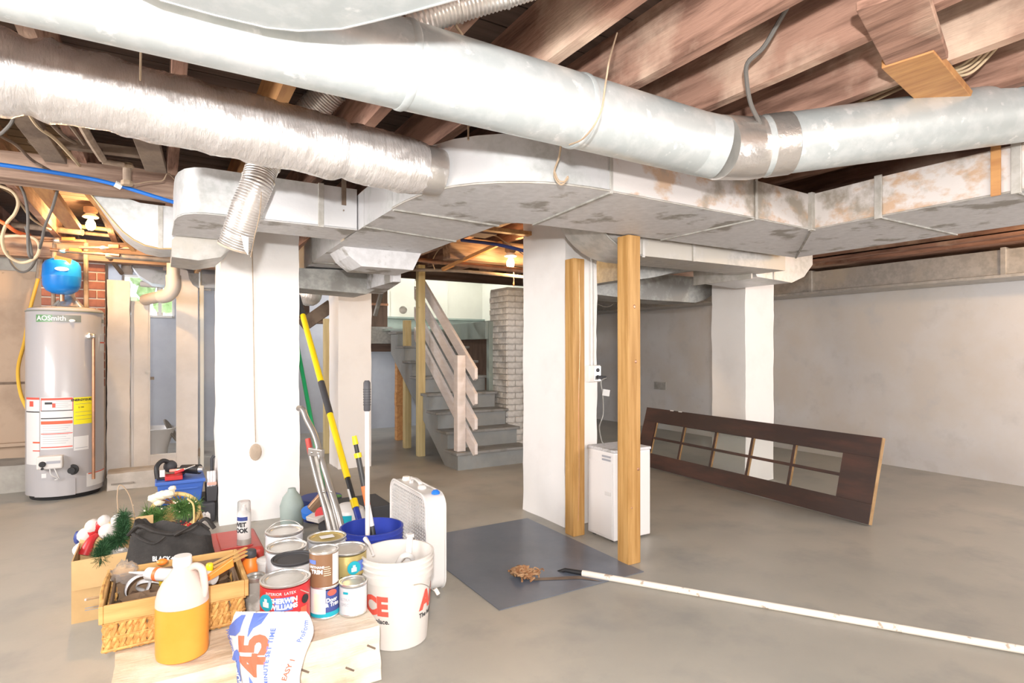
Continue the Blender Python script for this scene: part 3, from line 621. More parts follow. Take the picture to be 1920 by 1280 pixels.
wire('ceiling_pipe', 'thinner dark pipe just below the rusty pipe near the stairs', [P(735,505,5.8), P(860,508,5.6), P(990,520,5.3)], .016, m['iron_pipe'], 'pipe')
wire('blue_cable', 'faint blue cable passing over the middle light bulb', [P(865,450,5.0), P(930,458,4.8), P(990,472,4.6)], .014, m['navy'], 'cable')
wire('bare_wire', 'thin bent wire hanging above the stair rail', [P(815,505,5.6), P(812,485,5.6), P(840,455,5.4), P(915,440,5.0), P(950,455,4.9), P(985,480,4.8)], .005, m['wire_tan'], 'wire')
# light bulbs
def bulb(label, p, dx, chain=True, en=14):
    t = T('light_bulb', label, 'light', p)
    p = Vector(p); up = JB + 0 - p.z
    O('lamp_holder', MB().lathe([(.02,.10),(.056,.066),(.058,.058),(.052,.052),(.02,.048),(.018,.04)], p, 24), m['porcelain'], t, smooth=True)
    O('mounting_box', MB().lathe([(.03,.085),(.05,.10),(.05,.14),(.03,.142)], p, 20), m['iron_pipe'], t, smooth=True)
    O('glass_bulb', MB().lathe([(.001,-.052),(.018,-.049),(.032,-.032),(.036,-.010),(.032,.012),(.019,.036),(.017,.045)], p, 20), m['bulb_glow'], t, smooth=True)
    if chain:
        O('pull_cord', MB().tube([p + V(.03,-.01,.07), p + V(.03,-.01,-.17)], .0018, 5), m['wire_tan'], t)
        O('cord_knob', MB().lathe([(.003,.02),(.008,.0),(.007,-.02),(.002,-.026)], p + V(.03,-.01,-.19), 10), m['copper'], t, smooth=True)
    l = light('bulb_light', 'POINT', p + V(0, -.06, -.07), en, (1, .60, .25), .03); return t
bulb('glowing bare bulb with a porcelain holder above the water heater', P(170,420,4.9), 0, False, 22)
bulb('glowing bare bulb with a pull cord near the brick pier', P(957,492,5.3), 0, True, 12)
bulb('glowing bare bulb just outside the right edge, by the wall duct', V(5.7, 1.3, 2.12), 0, False, 15)
light('stair_fill', 'POINT', (3.6, 7.8, 2.85), 15, (1, .97, .88), .12)  # unseen light added to lift the dim stairwell walls
light('back_room_fill', 'POINT', (-1.6, 8.2, 2.1), 60, (.95, .97, 1), .15)  # no fixture here; added to brighten the dark back wall
light('rear_fill', 'POINT', (2.2, 8.0, 1.9), 16, (1, .97, .93), .15)  # extra light without a source, added to brighten the far end
# ================================================================== LEFT PLUMBING, WATER HEATER
HX, HYY, HR = -.70, 6.33, .272
wh = T('water_heater', 'tall grey tank water heater with safety labels and a gas valve', 'water heater', (HX, HYY, 0))
hc = V(HX, HYY, 0)
O('tank_body', MB().lathe([(HR-.02,.035),(HR,.04),(HR,.3),(HR,1.57),(HR-.012,1.595),(HR-.06,1.61),(.05,1.62)], hc, 56), m['heater_grey'], wh, smooth=True)
O('tank_base', MB().lathe([(HR-.03,0),(HR-.02,.04)], hc, 40), m['black'], wh, smooth=True)
O('top_ring', MB().lathe([(HR+.001,1.565),(HR+.004,1.57),(HR+.001,1.578)], hc, 56, cap=False), m['logo_grey'], wh, smooth=True)
af = math.atan2(-HYY, -HX)  # angle that faces the camera
def hb_(nm, a0, a1, z0, z1, mm, dr_=.0015): return O(nm, MB().band(hc, HR+dr_, af+a0, af+a1, z0, z1, 16), mm, wh, smooth=True)
def hang(px):  # pixel column on the drum -> angle
    best = min(range(-900, 901), key=lambda k: abs(960 + FP*((HX+HR*math.cos(af+k/600))*C_-(HYY+HR*math.sin(af+k/600))*S_)/((HX+HR*math.cos(af+k/600))*S_+(HYY+HR*math.sin(af+k/600))*C_) - px))
    return best / 600
def hz(py, a):
    d = (HX+HR*math.cos(af+a))*S_ + (HYY+HR*math.sin(af+a))*C_
    return CH + (HY - py) / FP * d
def lab(nm, px0, px1, py0, py1, mm, dr_=.0015):
    a0, a1 = hang(px0), hang(px1); am = (a0+a1)/2
    return hb_(nm, a0, a1, hz(py1, am), hz(py0, am), mm, dr_)
lab('brand_badge', 68, 152, 590, 603, m['logo_grey']); lab('brand_badge', 68, 98, 589.5, 603.2, m['logo_green'], .002)
O('badge_oval', MB().ball(hc + V((HR)*math.cos(af+hang(133)), HR*math.sin(af+hang(133)), hz(601, hang(133))), .024, 16, .55, 1.3, .2), m['paper'], wh, smooth=True)
O('brand_lettering', tcyl(MB(), 'AOSmith', .056, hc, HR+.003, af+hang(95), hz(596.5, hang(95)), .0014), m['paper'], wh)
lab('warning_label', 50, 74, 745, 871, m['paper']); lab('warning_label', 76, 137, 745, 842, m['paper'])
for (a, e, f, g, c) in ((50,74,745,749,'print_red'), (50,74,771,773,'print_black'), (77,136,746,750,'print_red'), (77,136,769,770.5,'print_black'), (77,78,746,770,'print_red'), (135.5,136.5,746,770,'print_red'), (77,136,783,785,'print_black'), (77,136,789,795,'print_coral'), (77,136,812,813.5,'print_red'), (77,136,837,839,'print_red'), (62,75,828,831,'print_coral'), (62,75,844,846,'print_red'), (84,98,754,758,'print_black'), (98,104,756,764,'print_red'), (56,63,752,762,'print_red')):
    lab('label_print', a, e, f, g, m[c], .0025)
for i in range(9): lab('label_print', 80, 132 - (i % 3) * 4, 798 + i*4.1, 798.7 + i*4.1, m['print_grey'], .0025)
for i in range(4): lab('label_print', 104, 133 - (i % 2)*5, 752 + i*3.6, 752.6 + i*3.6, m['print_grey'], .0025)
lab('energy_label', 138, 174, 744, 794, m['label_yellow']); 
O('energy_lettering', tcyl(tcyl(MB(), 'ENERGYGUIDE', .026, hc, HR+.003, af+hang(156), hz(749, hang(156)), .0012), '$ 288', .018, hc, HR+.003, af+hang(152), hz(763, hang(152))), m['print_black'], wh)
for y in (756, 771, 778, 785): lab('label_print', 141, 171, y, y+.6, m['logo_grey'], .0025)
lab('paper_label', 138, 166, 817, 843, m['paper']); lab('label_print', 141, 164, 838, 839, m['print_grey'], .0025)
lab('paper_label', 187, 203, 626, 658, m['paper']); lab('label_print', 187, 203, 641, 643.5, m['print_coral'], .0025); lab('label_print', 190, 202, 599, 606, m['logo_grey'], .0025); lab('paper_label', 190, 202, 606, 612, m['paper'])
lab('paper_label', 162, 196, 881, 906, m['paper']); lab('label_print', 165, 196, 881, 883, m['print_coral'], .0025)
lab('access_panel', 66, 141, 899, 931, m['heater_grey'], .006)
def hp(px, py, off): a = hang(px); return V(HX+(HR+off)*math.cos(af+a), HYY+(HR+off)*math.sin(af+a), hz(py, a))
g = hp(98, 864, .04)
gv = O('gas_valve', MB().box(g.x-.085, g.x+.085, g.y-.04, g.y+.05, g.z-.055, g.z+.05), m['white_plastic'], wh, bevel=.012)
O('valve_dial', MB().lathe([(.022,0),(.024,.01),(.018,.022)], g + V(-.045,-.035,-.01), 16, (0,-1,0)), m['black'], gv, smooth=True)
O('valve_button', MB().lathe([(.01,0),(.01,.015)], g + V(-.045,-.035,-.045), 12, (0,-1,0)), m['black'], gv, smooth=True)
O('valve_vent', MB().box(g.x-.02, g.x+.07, g.y-.043, g.y-.04, g.z-.01, g.z+.012), m['print_grey'], gv)
g2 = hp(136, 880, .0)
O('drain_valve', MB().lathe([(.045,0),(.042,.004),(.018,.005),(.018,.03),(.026,.032),(.026,.05)], g2, 18, (-.1,-1,0)), m['black'], wh, smooth=True)
O('thermostat_wire', MB().tube(cr([g+V(.0,-.03,-.05), g+V(.01,-.03,-.1), g+V(.05,-.01,-.14), g+V(.03,0,-.15)], 5), .004, 6).tube(cr([g+V(.03,-.03,-.05), g+V(.045,-.03,-.09), g+V(.06,-.01,-.14)], 5), .004, 6), m['paper'], wh)
O('hang_tag', MB().box(g.x-.05, g.x-.02, g.y-.045, g.y-.042, g.z-.12, g.z-.085), m['paper'], wh)
q0 = hp(170, 630, .03); q1 = hp(170, 897, .03)
O('relief_pipe', MB().tube([q0, V(q0.x, q0.y, q1.z)], .0125, 12), m['copper'], wh, smooth=True)
O('relief_valve', MB().lathe([(.02,0),(.026,.01),(.026,.04),(.014,.05)], hp(168,630,0), 14, (-.1,-1,0)).ball(q0, .022, 12), m['tin'], wh, smooth=True)
O('draft_hood', MB().lathe([(.11,1.62),(.105,1.635),(.05,1.70),(.045,1.72),(.045,1.85)], hc+V(.02,0,0), 24), m['tin'], wh, smooth=True)
O('hood_leg', MB().obox((HX-.08,HYY-.09,1.61),(HX-.04,HYY-.06,1.67),.012,.012).obox((HX+.12,HYY-.09,1.61),(HX+.08,HYY-.06,1.67),.012,.012), m['seam_metal'], wh)
et = T('expansion_tank', 'round-cornered blue expansion tank with a red tag above the heater', 'tank', P(116, 550, 4.95))
ec = P(116, 516, 4.95); ec.z -= 0
O('tank_shell', MB().lathe([(.02,-.165),(.07,-.155),(.11,-.13),(.132,-.09),(.135,-.02),(.1365,-.015),(.1365,-.01),(.135,0),(.132,.08),(.115,.115),(.07,.14),(.01,.145)], ec, 36), m['tank_blue'], et, smooth=True)
fc = (V(0,0,ec.z) - V(ec.x, ec.y, ec.z)).normalized()
b = MB().lathe([(.0475,0),(.0475,.002),(.001,.0025)], ec + fc*.1335 + V(0,0,.04), 20, fc, 1, 1)
for v in b.v: v.z = ec.z+.04 + (v.z-ec.z-.04)*.36
O('oval_sticker', b, m['paper'], et)
O('red_tag', MB().obox(ec+fc*.10+V(-.05,0,.125), ec+fc*.11+V(.06,0,.10), .004, .06), m['orange_tag'], et)
O('tank_neck', MB().tube([ec+V(0,0,-.16), ec+V(0,0,-.22)], .018, 12), m['copper'], et)
wire('copper_pipe', 'upright copper pipe feeding the heater top on its right', [P(161,455,5.15), P(161,520,5.15), P(162,578,5.15)], .019, m['dusty_pipe'], 'pipe')
wire('copper_pipe', 'short copper pipe below the blue expansion tank', [P(102,455,5.1), P(102,470,5.1), P(100,560,5.1), P(100,578,5.1)], .016, m['dusty_pipe'], 'pipe')
def hpipe(label, p, q, r, mm, lev=None):
    t = T('water_pipe', label, 'pipe', p)
    O('pipe_run', MB().tube([p, q], r, 12), mm, t, smooth=True)
    if lev:
        a, e = lev; pa, pe_ = p.lerp(q, a), p.lerp(q, e); d = V(0,-.02,.012)
        O('lever_grip', MB().obox(pa + d, pe_ + d, .02, .03), m['orange_tag'], t, bevel=.004)
        O('valve_ball', MB().ball(p.lerp(q, a-.09), r*1.7, 12, 1, 1.5), m['tin'], t, smooth=True)
    return t
hpipe('galvanised pipe running over the blue expansion tank', P(25,421,5.0), P(155,436,5.05), .026, m['dusty_pipe'])
hpipe('copper pipe with an orange lever above the blue tank, upper one', P(70,450,5.0), P(160,452,5.0), .015, m['copper'], (.52, .78))
hpipe('copper pipe with an orange lever just over the blue tank, lower one', P(95,468,4.95), P(225,479,5.0), .014, m['copper'], (.27, .45))
hpipe('copper pipe with an orange lever left of the white drain, rightmost lever', P(150,464,4.95), P(262,466,5.0), .012, m['copper'], (.48, .66))
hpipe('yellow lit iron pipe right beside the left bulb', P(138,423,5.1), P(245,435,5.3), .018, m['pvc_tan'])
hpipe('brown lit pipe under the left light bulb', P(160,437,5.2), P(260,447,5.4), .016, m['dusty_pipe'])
hpipe('long dark iron pipe crossing in front of the window', P(200,479,5.0), P(415,494,5.2), .026, m['iron_pipe'])
hpipe('thin grey conduit crossing below the rounded duct', P(330,492,5.4), P(420,500,5.5), .014, m['dull_galv'])
wire('grey_conduit', 'thin upright grey conduit beside the curved white door board', [P(376,510,6.2), P(376,600,6.2)], .014, m['dull_galv'], 'pipe')
wire('hanging_pipe', 'slanted dark pipe right of the brick chimney', [P(205,482,5.4), P(228,512,5.8)], .02, m['iron_pipe'], 'pipe')
gh = T('gas_hose', 'yellow flexible gas hose curving down the left of the water heater', 'hose', P(60, 860, 4.9))
O('hose_tube', MB().tube(cr([P(72,520,5.3), P(64,550,5.3), P(54,590,5.3), P(46,640,5.2), P(34,690,5.05), P(38,735,4.95), P(52,770,4.88), P(60,800,4.84), P(59,828,4.84)], 8), .0145, 10), m['gas_yellow'], gh, smooth=True)
O('hose_fitting', MB().tube([P(59,828,4.84), P(59,893,4.84)], .019, 10).tube([P(59,869,4.84), P(80,868,4.86)], .014, 10), m['copper'], gh, smooth=True)
O('union_nut', MB().tube([P(59,828,4.84), P(59,838,4.84)], .024, 6).tube([P(59,848,4.84), P(59,853,4.84)], .024, 6).tube([P(59,862,4.84), P(59,877,4.84)], .025, 6), m['dusty_pipe'], gh)
wire('black_hose', 'black pipe assembly above the yellow gas hose', [P(78,455,5.3), P(76,490,5.3), P(72,522,5.3)], .024, m['iron_pipe'], 'pipe')
dp = T('drain_pipe', 'white plastic drain pipe with an elbow in front of the window', 'pipe', P(325, 545, 5.6))
DD = 5.6
O('pipe_riser', MB().tube([P(325,460,DD), P(325,520,DD)], .056, 20), m['pvc'], dp, smooth=True)
O('elbow_fitting', MB().tube(cr([P(325,516,DD), P(325,538,DD), P(316,552,DD+.02), P(303,556,DD+.06)], 6), .066, 20), m['pvc'], dp, smooth=True)
O('pipe_branch', MB().tube([P(307,554,DD+.05), P(272,562,DD+.25)], .055, 20), m['pvc'], dp, smooth=True)
vp = T('vent_pipe', 'short white upright plastic pipe above the partition top', 'pipe', P(236, 513, 5.9))
O('pipe_riser', MB().tube([P(236,462,5.9), P(237,513,5.9)], .045, 18), m['pvc'], vp, smooth=True)
O('pipe_collar', MB().tube([P(237,504,5.9), P(237,514,5.9)], .055, 18).tube([P(236,465,5.9), P(236,478,5.9)], .06, 18), m['pvc'], vp, smooth=True)
hpipe('white plastic pipe crossing behind the drain elbow', P(265,532,6.8), P(395,540,6.9), .035, m['pvc'])
rd = T('rear_duct', 'curved grey duct behind the drain pipe, in front of the window', 'duct', P(330, 510, 7.6))
O('duct_body', MB().prism([onY(a, b_, 7.6) for a, b_ in ((250,485),(268,497),(300,506),(360,512),(420,515),(420,540),(340,538),(285,531),(262,517),(248,500))], 7.6, 8.0, 'y'), m['galvanised'], rd, smooth=True)
sh = T('green_shrub', 'sunlit green shrub outside the basement window', 'bush', (0, 10.4, 1.2))
b = MB()
for i in range(60): b.ball((R.uniform(-1.4,1.2), R.uniform(10.2,10.8), R.uniform(1.9,2.9)), R.uniform(.08,.2), 8, 1, 1, 1, .5, 3)
O('leaves', b, m['foliage'], sh, smooth=True, kind='stuff')
O('stem', MB().tube([V(0,10.5,-.1), V(0,10.5,2.2)], .04, 8), m['old_wood_x'], sh)
light('outdoor_sun', 'SUN', (0, 14, 8), 3.5, (1, .97, .9), .02, (math.radians(-28), math.radians(12), 0))
cb = T('concrete_block', 'pale rough concrete block on the floor beside the water heater', 'block', (-.21, 6.38, 0))
O('block_body', MB().rough(-.40, -.02, 6.24, 6.5, 0, .15, (16, 12, 6), .006, 8, 5), m['concrete_block'], cb, smooth=True)
O('block_groove', MB().box(-.37, -.2, 6.228, 6.236, .05, .062), m['dark_cement'], cb)
tl = T('toilet_bowl', 'white bowl with a dark lid seen through the white door frame', 'toilet', P(300, 845, 7.6))
tc = ZP(295, 850, 0); tc = V(tc.x+.0, 8.0, 0)
O('bowl', MB().lathe([(.10,0),(.11,.1),(.17,.28),(.20,.33),(.19,.335),(.14,.25)], tc, 24, sy=1.2), m['white_plastic'], tl, smooth=True)
O('lid', MB().lathe([(.16,0),(.17,.01),(.16,.02)], tc + V(.14,.05,.27), 20, (.9,-.1,.5)), m['dark_cement'], tl, smooth=True)
rg = T('white_rag', 'crumpled pale plastic sheet at the left edge by the footing', 'rag', P(5, 830, 5.5))
O('folds', MB().ball(P(2,832,5.5), .12, 20, .9, 1.0, .5, .5, 4), m['white_plastic'], rg, smooth=True)
O('blue_patch', MB().ball(P(-2,818,5.4), .07, 14, .8, 1, .6, .3, 6), m['blue_plaster'], rg, smooth=True)
wire('white_tube', 'thin pale tube lying on the floor at the left edge', [P(-20,918,5.0), P(10,908,5.1), P(35,892,5.4)], .008, m['porcelain'], 'tube')
# ================================================================== POSTS
def post(label, cx, cy, wx, wy, z1, mm, extra=None, z0=0, cat='post'):
    t = T('lumber_post', label, cat, (cx, cy, z0))
    b = MB(); k = 14
    for i in range(k):
        za, zb = z0 + (z1-z0)*i/k, z0 + (z1-z0)*(i+1)/k
        o1 = V(noise.noise(V(cx, za, 0)), noise.noise(V(cx, za, 4)), 0)*.004; o2 = V(noise.noise(V(cx, zb, 0)), noise.noise(V(cx, zb, 4)), 0)*.004
        c = [(-wx/2,-wy/2),(wx/2,-wy/2),(wx/2,wy/2),(-wx/2,wy/2)]
        b.add([V(cx+x, cy+y, za)+o1 for x, y in c] + [V(cx+x, cy+y, zb)+o2 for x, y in c], [(0,1,5,4),(1,2,6,5),(2,3,7,6),(3,0,4,7)] + ([(3,2,1,0)] if i == 0 else []) + ([(4,5,6,7)] if i == k-1 else []))
    O('post_timber', b, mm, t, bevel=.004)
    if extra: extra(t, cx, cy)
    return t
def knots(pts, mm='dust_wood'):
    def f(t, cx, cy):
        for (dx, z, r) in pts:
            b = MB().lathe([(r,0),(r*.6,.002),(.001,.0025)], V(cx+dx, cy-.0475, z), 12, (0,-1,0), 1, 1)
            O('wood_knot', b, m['copper'], t)
    return f
post('front lumber post standing at the corner of the dark floor sheet', 2.365, 2.575, .095, .095, 1.915, m['pine_post'], knots([(.0,1.5,.012),(.01,1.18,.010),(.03,.55,.010),(-.02,.33,.006)]))
def crk(t, cx, cy):
    O('wood_check', MB().tube(cr([V(cx-.001,cy-.048,1.78), V(cx+.006,cy-.048,1.3), V(cx-.004,cy-.048,.9), V(cx,cy-.048,.4), V(cx-.008,cy-.048,.1)], 6), .0022, 5), m['copper'], t)
post('cracked lumber post touching the white column with the outlet', 2.405, 3.15, .095, .095, 1.86, m['pine_post'], crk)
post('tall pale lumber post in front of the stair rails', 2.62, 6.40, .085, .085, 2.24, m['pale_post'])
post('shorter pale lumber post with a chipped top, left of the tall one', 2.69, 7.02, .085, .085, 1.62, m['pale_post'])
post('darker brown lumber post behind the short pale one', 2.83, 7.68, .10, .085, 1.34, m['orange_wood'])
S1('wood_block', MB().box(2.76, 2.95, 7.62, 7.68, .48, .66), m['orange_wood'], 'brown wood block nailed between the brown and pale posts', 'block', bevel=.003)
post('pale lumber post seen between the bright column and slim column', 1.73, 7.16, .085, .085, 1.62, m['pale_post'])
# ================================================================== STAIRS
stt = T('staircase', 'grey painted wooden staircase climbing away beside the white brick pier', 'stairs', (3.0, 6.5, 0))
SX0, SX1, RN, RI = 2.63, 3.50, .255, .185
for i in range(8):
    y = 5.42 + RN*i; z = RI*(i+1)
    O('tread', MB().box(SX0-.03, SX1+.03, y-.03, y+RN+.01, z-.03, z), m['stair_tread'], stt, bevel=.006)
    O('riser', MB().box(SX0, SX1, y, y+.02, z-RI, z-.03), m['stair_grey'], stt)
O('side_panel', MB().prism([(5.421,0)] + [q for i in range(8) for q in ((5.421+RN*i, RI*i+.001 if i == 0 else RI*i-.031), (5.421+RN*i, RI*(i+1)-.031))][1:] + [(7.46,RI*8-.031),(7.46,1.2),(5.75,0)], SX0+.002, SX0+.03, 'x'), m['stair_grey'], stt)
O('side_panel', MB().prism([(5.421,0)] + [q for i in range(8) for q in ((5.421+RN*i, RI*i+.001 if i == 0 else RI*i-.031), (5.421+RN*i, RI*(i+1)-.031))][1:] + [(7.46,RI*8-.031),(7.46,1.2),(5.75,0)], SX1-.03, SX1-.002, 'x'), m['stair_grey'], stt)
O('landing', MB().box(SX0-.03, 4.55, 7.46, 8.46, 1.50, 1.53), m['green_paint'], stt, bevel=.004)
O('landing_face', MB().box(SX0, SX1, 7.46, 7.48, RI*8-.0, 1.50), m['stair_grey'], stt)
def railz(y): return None
ht = T('handrail', 'white handrail of four sloping boards with a square newel post', 'railing', (2.7, 5.5, .185))
O('newel_post', MB().box(2.64, 2.735, 5.45, 5.54, .187, 1.19), m['rail_paint'], ht, bevel=.004)
sl = RI / RN
for i in range(4):
    cz = .98 - .257*i; ya, yb2 = 5.25, (6.95 if i == 0 else 6.9); hh = .078
    def zc(y): return cz + (y - 5.25) * .755
    O('sloping_rail', MB().prism([(ya, zc(ya)-hh+.05), (ya+.04, zc(ya+.04)-hh), (yb2, zc(yb2)-hh), (yb2, zc(yb2)+hh), (ya, zc(ya)+hh)], 2.737, 2.772, 'x'), m['rail_paint'], ht, bevel=.003)
O('end_knob', MB().ball((2.63, 7.0, 1.75), .05, 14), m['cream_paint'], ht, smooth=True)
us = T('stair_soffit', 'dark boxed woodwork with a tan patch under the upper floor, left of the stairs', 'panel', (2.3, 7.6, 1.4))
O('back_board', MB().box(1.96, 2.72, 7.85, 7.9, 1.55, 2.24), m['brown_board'], us)
O('tan_patch', MB().rough(2.22, 2.48, 7.835, 7.85, 1.68, 1.82, (10,2,8), .01, 9), m['tan_plaster'], us)
O('grey_beam', MB().box(1.9, 2.75, 7.72, 7.85, 1.33, 1.56), m['dull_galv'], us, bevel=.005)
O('lower_board', MB().box(1.9, 2.8, 7.86, 7.95, 1.22, 1.33), m['dark_board'], us)  # dark board below the grey beam
O('slanted_strut', MB().obox(P(703,592,7.4), P(727,505,7.2), .05, .03), m['dull_galv'], us, bevel=.003)
O('cross_rail', MB().box(2.1, 2.72, 7.82, 7.85, 1.86, 1.89), m['copper'], us)
O('curved_bracket', MB().prism([(.0,0),(.10,.0),(.10,-.34),(.085,-.34),(.07,-.26),(.045,-.2),(.01,-.12)], 7.5, 7.62, 'y'), m['green_paint'], us)
us.children[-1].location = V(2.66, 0, 1.33) - V(0,0,0) - (ORG[us]*0)
for v in us.children[-1].data.vertices: pass
br_ = us.children[-1]; br_.location = V(2.66, 0, 1.34)
dk = T('stored_boards', 'dark stacked boards on a ledge behind the yellow pole', 'boards', P(595, 600, 7.8))
O('ledge_board', MB().box(1.05, 1.95, 7.9, 8.2, 1.60, 1.66), m['old_wood_x'], dk, bevel=.004)
O('leaning_board', MB().obox(P(565,612,7.5), P(622,572,7.6), .1, .16), m['dust_wood'], dk, bevel=.004)
O('upright_board', MB().box(1.55, 1.7, 8.0, 8.04, 1.66, 2.2), m['dark_board'], dk)
#PART3
# ================================================================== RIGHT SIDE THINGS
fs = T('floor_sheet', 'dark blue-grey square sheet lying flat on the floor before the posts', 'mat', (1.86, 3.0, 0))
O('sheet', MB().box(1.39, 2.325, 2.41, 3.62, .001, .004), m['floor_sheet'], fs)
O('crack_shadow', MB().add([ZP(990,1084,.006), ZP(1085,1079,.006), ZP(1130,1090,.006), ZP(1090,1085,.006), ZP(1000,1088,.006)], [(0,1,2,3,4)]), m['dust_wood'], fs)  # tan strip colours in the shadow of a crack beside the mop
mo = T('mop_pole', 'long white pole on the floor with a tangled brown mop end', 'mop', ZP(1500,1145,0))
a, e = ZP(1092,1074,.016), ZP(1925,1219,.018); e = e + (e-a)*.25; dv = (e-a).normalized()
O('pole_shaft', MB().tube([a, a.lerp(e,.5), e], .0165, 14), m['dusty_white'], mo, smooth=True)
O('black_neck', MB().tube([a + dv*.02, a - dv*.10, P(1030,1078,3.3), P(1000,1076,3.28)], [.014,.012,.010,.006], 10), m['black'], mo, smooth=True)
b = MB()
cen = ZP(985,1076,.025)
for i in range(70):
    p0 = cen + V(R.gauss(0,.026), R.gauss(0,.018), R.uniform(-.015,.02)); p0.z = max(.01, p0.z)
    b.tube(cr([p0, p0+V(R.gauss(0,.02),R.gauss(0,.02),R.uniform(0,.02)), p0+V(R.gauss(0,.028),R.gauss(0,.022),R.uniform(-.005,.012))], 3), R.uniform(.003,.007), 5)
for v in b.v: v.z = max(v.z, .002)
O('mop_strands', b, m['mop_brown'], mo, kind='stuff', smooth=True)
O('rust_clump', MB().ball(ZP(975,1070,.03), .045, 16, .55, 1.2, .9, .7, 9), m['mop_brown'], mo, smooth=True)
# small white appliance
fx0, fx1, fy0, fy1, fh = 2.50, 2.82, 2.86, 3.13, .60
fr_ = T('dehumidifier', 'plain white box appliance on the floor behind the front post', 'appliance', (2.66, 3.0, 0))
O('cabinet', MB().box(fx0, fx1, fy0, fy1, .012, fh-.02), m['appliance_white'], fr_, bevel=.008, seg=3)
O('top_cover', MB().box(fx0-.004, fx1+.004, fy0-.004, fy1+.004, fh-.02, fh), m['duct_under'], fr_, bevel=.005)
O('front_panel', MB().box(fx0-.007, fx0, fy0+.012, fy1-.012, .03, fh-.09), m['appliance_white'], fr_, bevel=.004)
for k in range(2): O('vent_grille', MB().box(fx0-.009, fx0-.006, fy0+.03, fy0+.11, fh-.055-.022*k, fh-.043-.022*k), m['print_grey'], fr_)
O('hand_grip', MB().box(fx0-.012, fx0-.006, fy0+.02, fy0+.08, .30, .325), m['white_plastic'], fr_, bevel=.003)
for y in (fy0+.03, fy1-.06): O('foot', MB().box(fx0+.02, fx1-.02, y, y+.03, 0, .012), m['black'], fr_)
ob = T('outlet_box', 'grey metal outlet box with a plugged-in cord on the white column', 'outlet', (2.71, 3.27, 1.05))
oc = P(1111, 700, 4.2); oc.y = 3.285
O('box_shell', MB().box(oc.x-.055, oc.x+.05, 3.262, 3.30, oc.z-.06, oc.z+.06), m['white_paint'], ob, bevel=.004)
O('face_plate', MB().box(oc.x-.01, oc.x+.05, 3.256, 3.262, oc.z-.055, oc.z+.055), m['tin'], ob, bevel=.003)
for k in (-1, 1): O('socket', MB().lathe([(.015,0),(.015,.004)], V(oc.x+.02, 3.256, oc.z+.025*k), 14, (0,-1,0)), m['rubber'], ob)
O('conduit', MB().tube([V(oc.x-.008,3.29,oc.z+.06), V(oc.x-.012,3.29,2.0)], .009, 10).tube([V(oc.x+.014,3.29,oc.z+.06), V(oc.x+.010,3.29,2.0)], .006, 8), m['white_paint'], ob, smooth=True)
pc = T('hanging_cable', 'grey power cord with a white tag hanging from the outlet box', 'cord', (oc.x+.1, 3.2, .6))
O('plug', MB().obox(V(oc.x+.02,3.25,oc.z-.025), V(oc.x+.05,3.2,oc.z-.03), .03, .025), m['rubber'], pc, bevel=.004)
O('cord_wire', MB().tube(cr([V(oc.x+.05,3.2,oc.z-.03), P(1127,715,4.1), P(1130,740,4.1), P(1131,775,4.1), P(1124,800,4.05), P(1128,825,3.95), P(1133,833,3.9)], 6), .004, 6), m['dull_galv'], pc, smooth=True)
O('cord_tag', MB().obox(P(1130,735,4.08), P(1143,737,4.08), .002, .045), m['paper'], pc)
S1('tag_shadow', MB().box(6.735, 6.75, 6.5, 6.75, .62, .74), m['seam_metal'], 'small grey plate for the outlet tag shadow low on the right wall behind the column', 'shadow', bevel=.003)  # plate stands for the shadow cast by the outlet tag
# old panelled door on its side
ad = T('old_door', 'dark brown glazed door lying on its long side against the column', 'door', (4.34, 3.2, 0))
DA, DBv = V(4.285, 2.21, .012), V(4.425, 4.72, .012)
du = (DBv - DA).normalized(); DL = (DBv - DA).length; dw = V(.165, 0, .60); dw -= du * dw.dot(du); DW = .625; dw = dw.normalized(); dn = du.cross(dw).normalized()
if dn.x > 0: dn = -dn
TH = .036
def DP(u, v, w_=0): return DA + du*u + dw*v - dn*w_
def dbox(b, u0, u1, v0, v1, w0=0, w1=TH):
    return b.add([DP(u0,v0,w0),DP(u1,v0,w0),DP(u1,v1,w0),DP(u0,v1,w0),DP(u0,v0,w1),DP(u1,v0,w1),DP(u1,v1,w1),DP(u0,v1,w1)], [(0,1,2,3),(7,6,5,4),(4,5,1,0),(5,6,2,1),(6,7,3,2),(7,4,0,3)])
gu0, gu1, gv0, gv1 = .265, 2.33, .145, .475
O('door_stile', dbox(MB(), 0, DL, 0, gv0), m['dark_door'], ad, bevel=.003)
O('door_stile', dbox(MB(), 0, DL, gv1, DW), m['dark_door'], ad, bevel=.003)
O('door_rail', dbox(MB(), 0, gu0, gv0, gv1), m['dark_door'], ad)
O('door_rail', dbox(MB(), gu1, DL, gv0, gv1), m['dark_door'], ad)
O('worn_edge', dbox(MB(), -.004, 0, .0, DW, .001, TH-.001), m['door_edge'], ad)
O('long_groove', dbox(MB(), .0, DL, .035, .045, -.003, 0), m['dark_door'], ad)
nc = 5; cw = (gu1-gu0)/nc; vm = (gv0+gv1)/2
for i in range(1, nc): O('muntin', dbox(MB(), gu0+cw*i-.013, gu0+cw*i+.013, gv0, gv1, .006, TH-.006), m['dark_door'], ad, bevel=.003)
O('muntin', dbox(MB(), gu0, gu1, vm-.012, vm+.012, .004, TH-.004), m['dark_door'], ad, bevel=.003)
for i in range(nc):
    for j in range(2):
        u0, u1 = gu0+cw*i+.013, gu0+cw*(i+1)-.013; v0, v1 = (gv0, vm-.012) if j == 0 else (vm+.012, gv1)
        O('pane', dbox(MB(), u0, u1, v0, v1, .017, .019), m['glass'], ad)
        O('glazing_bead', dbox(MB(), u1-.012, u1, v0, v1, .008, .017), m['door_edge'], ad)
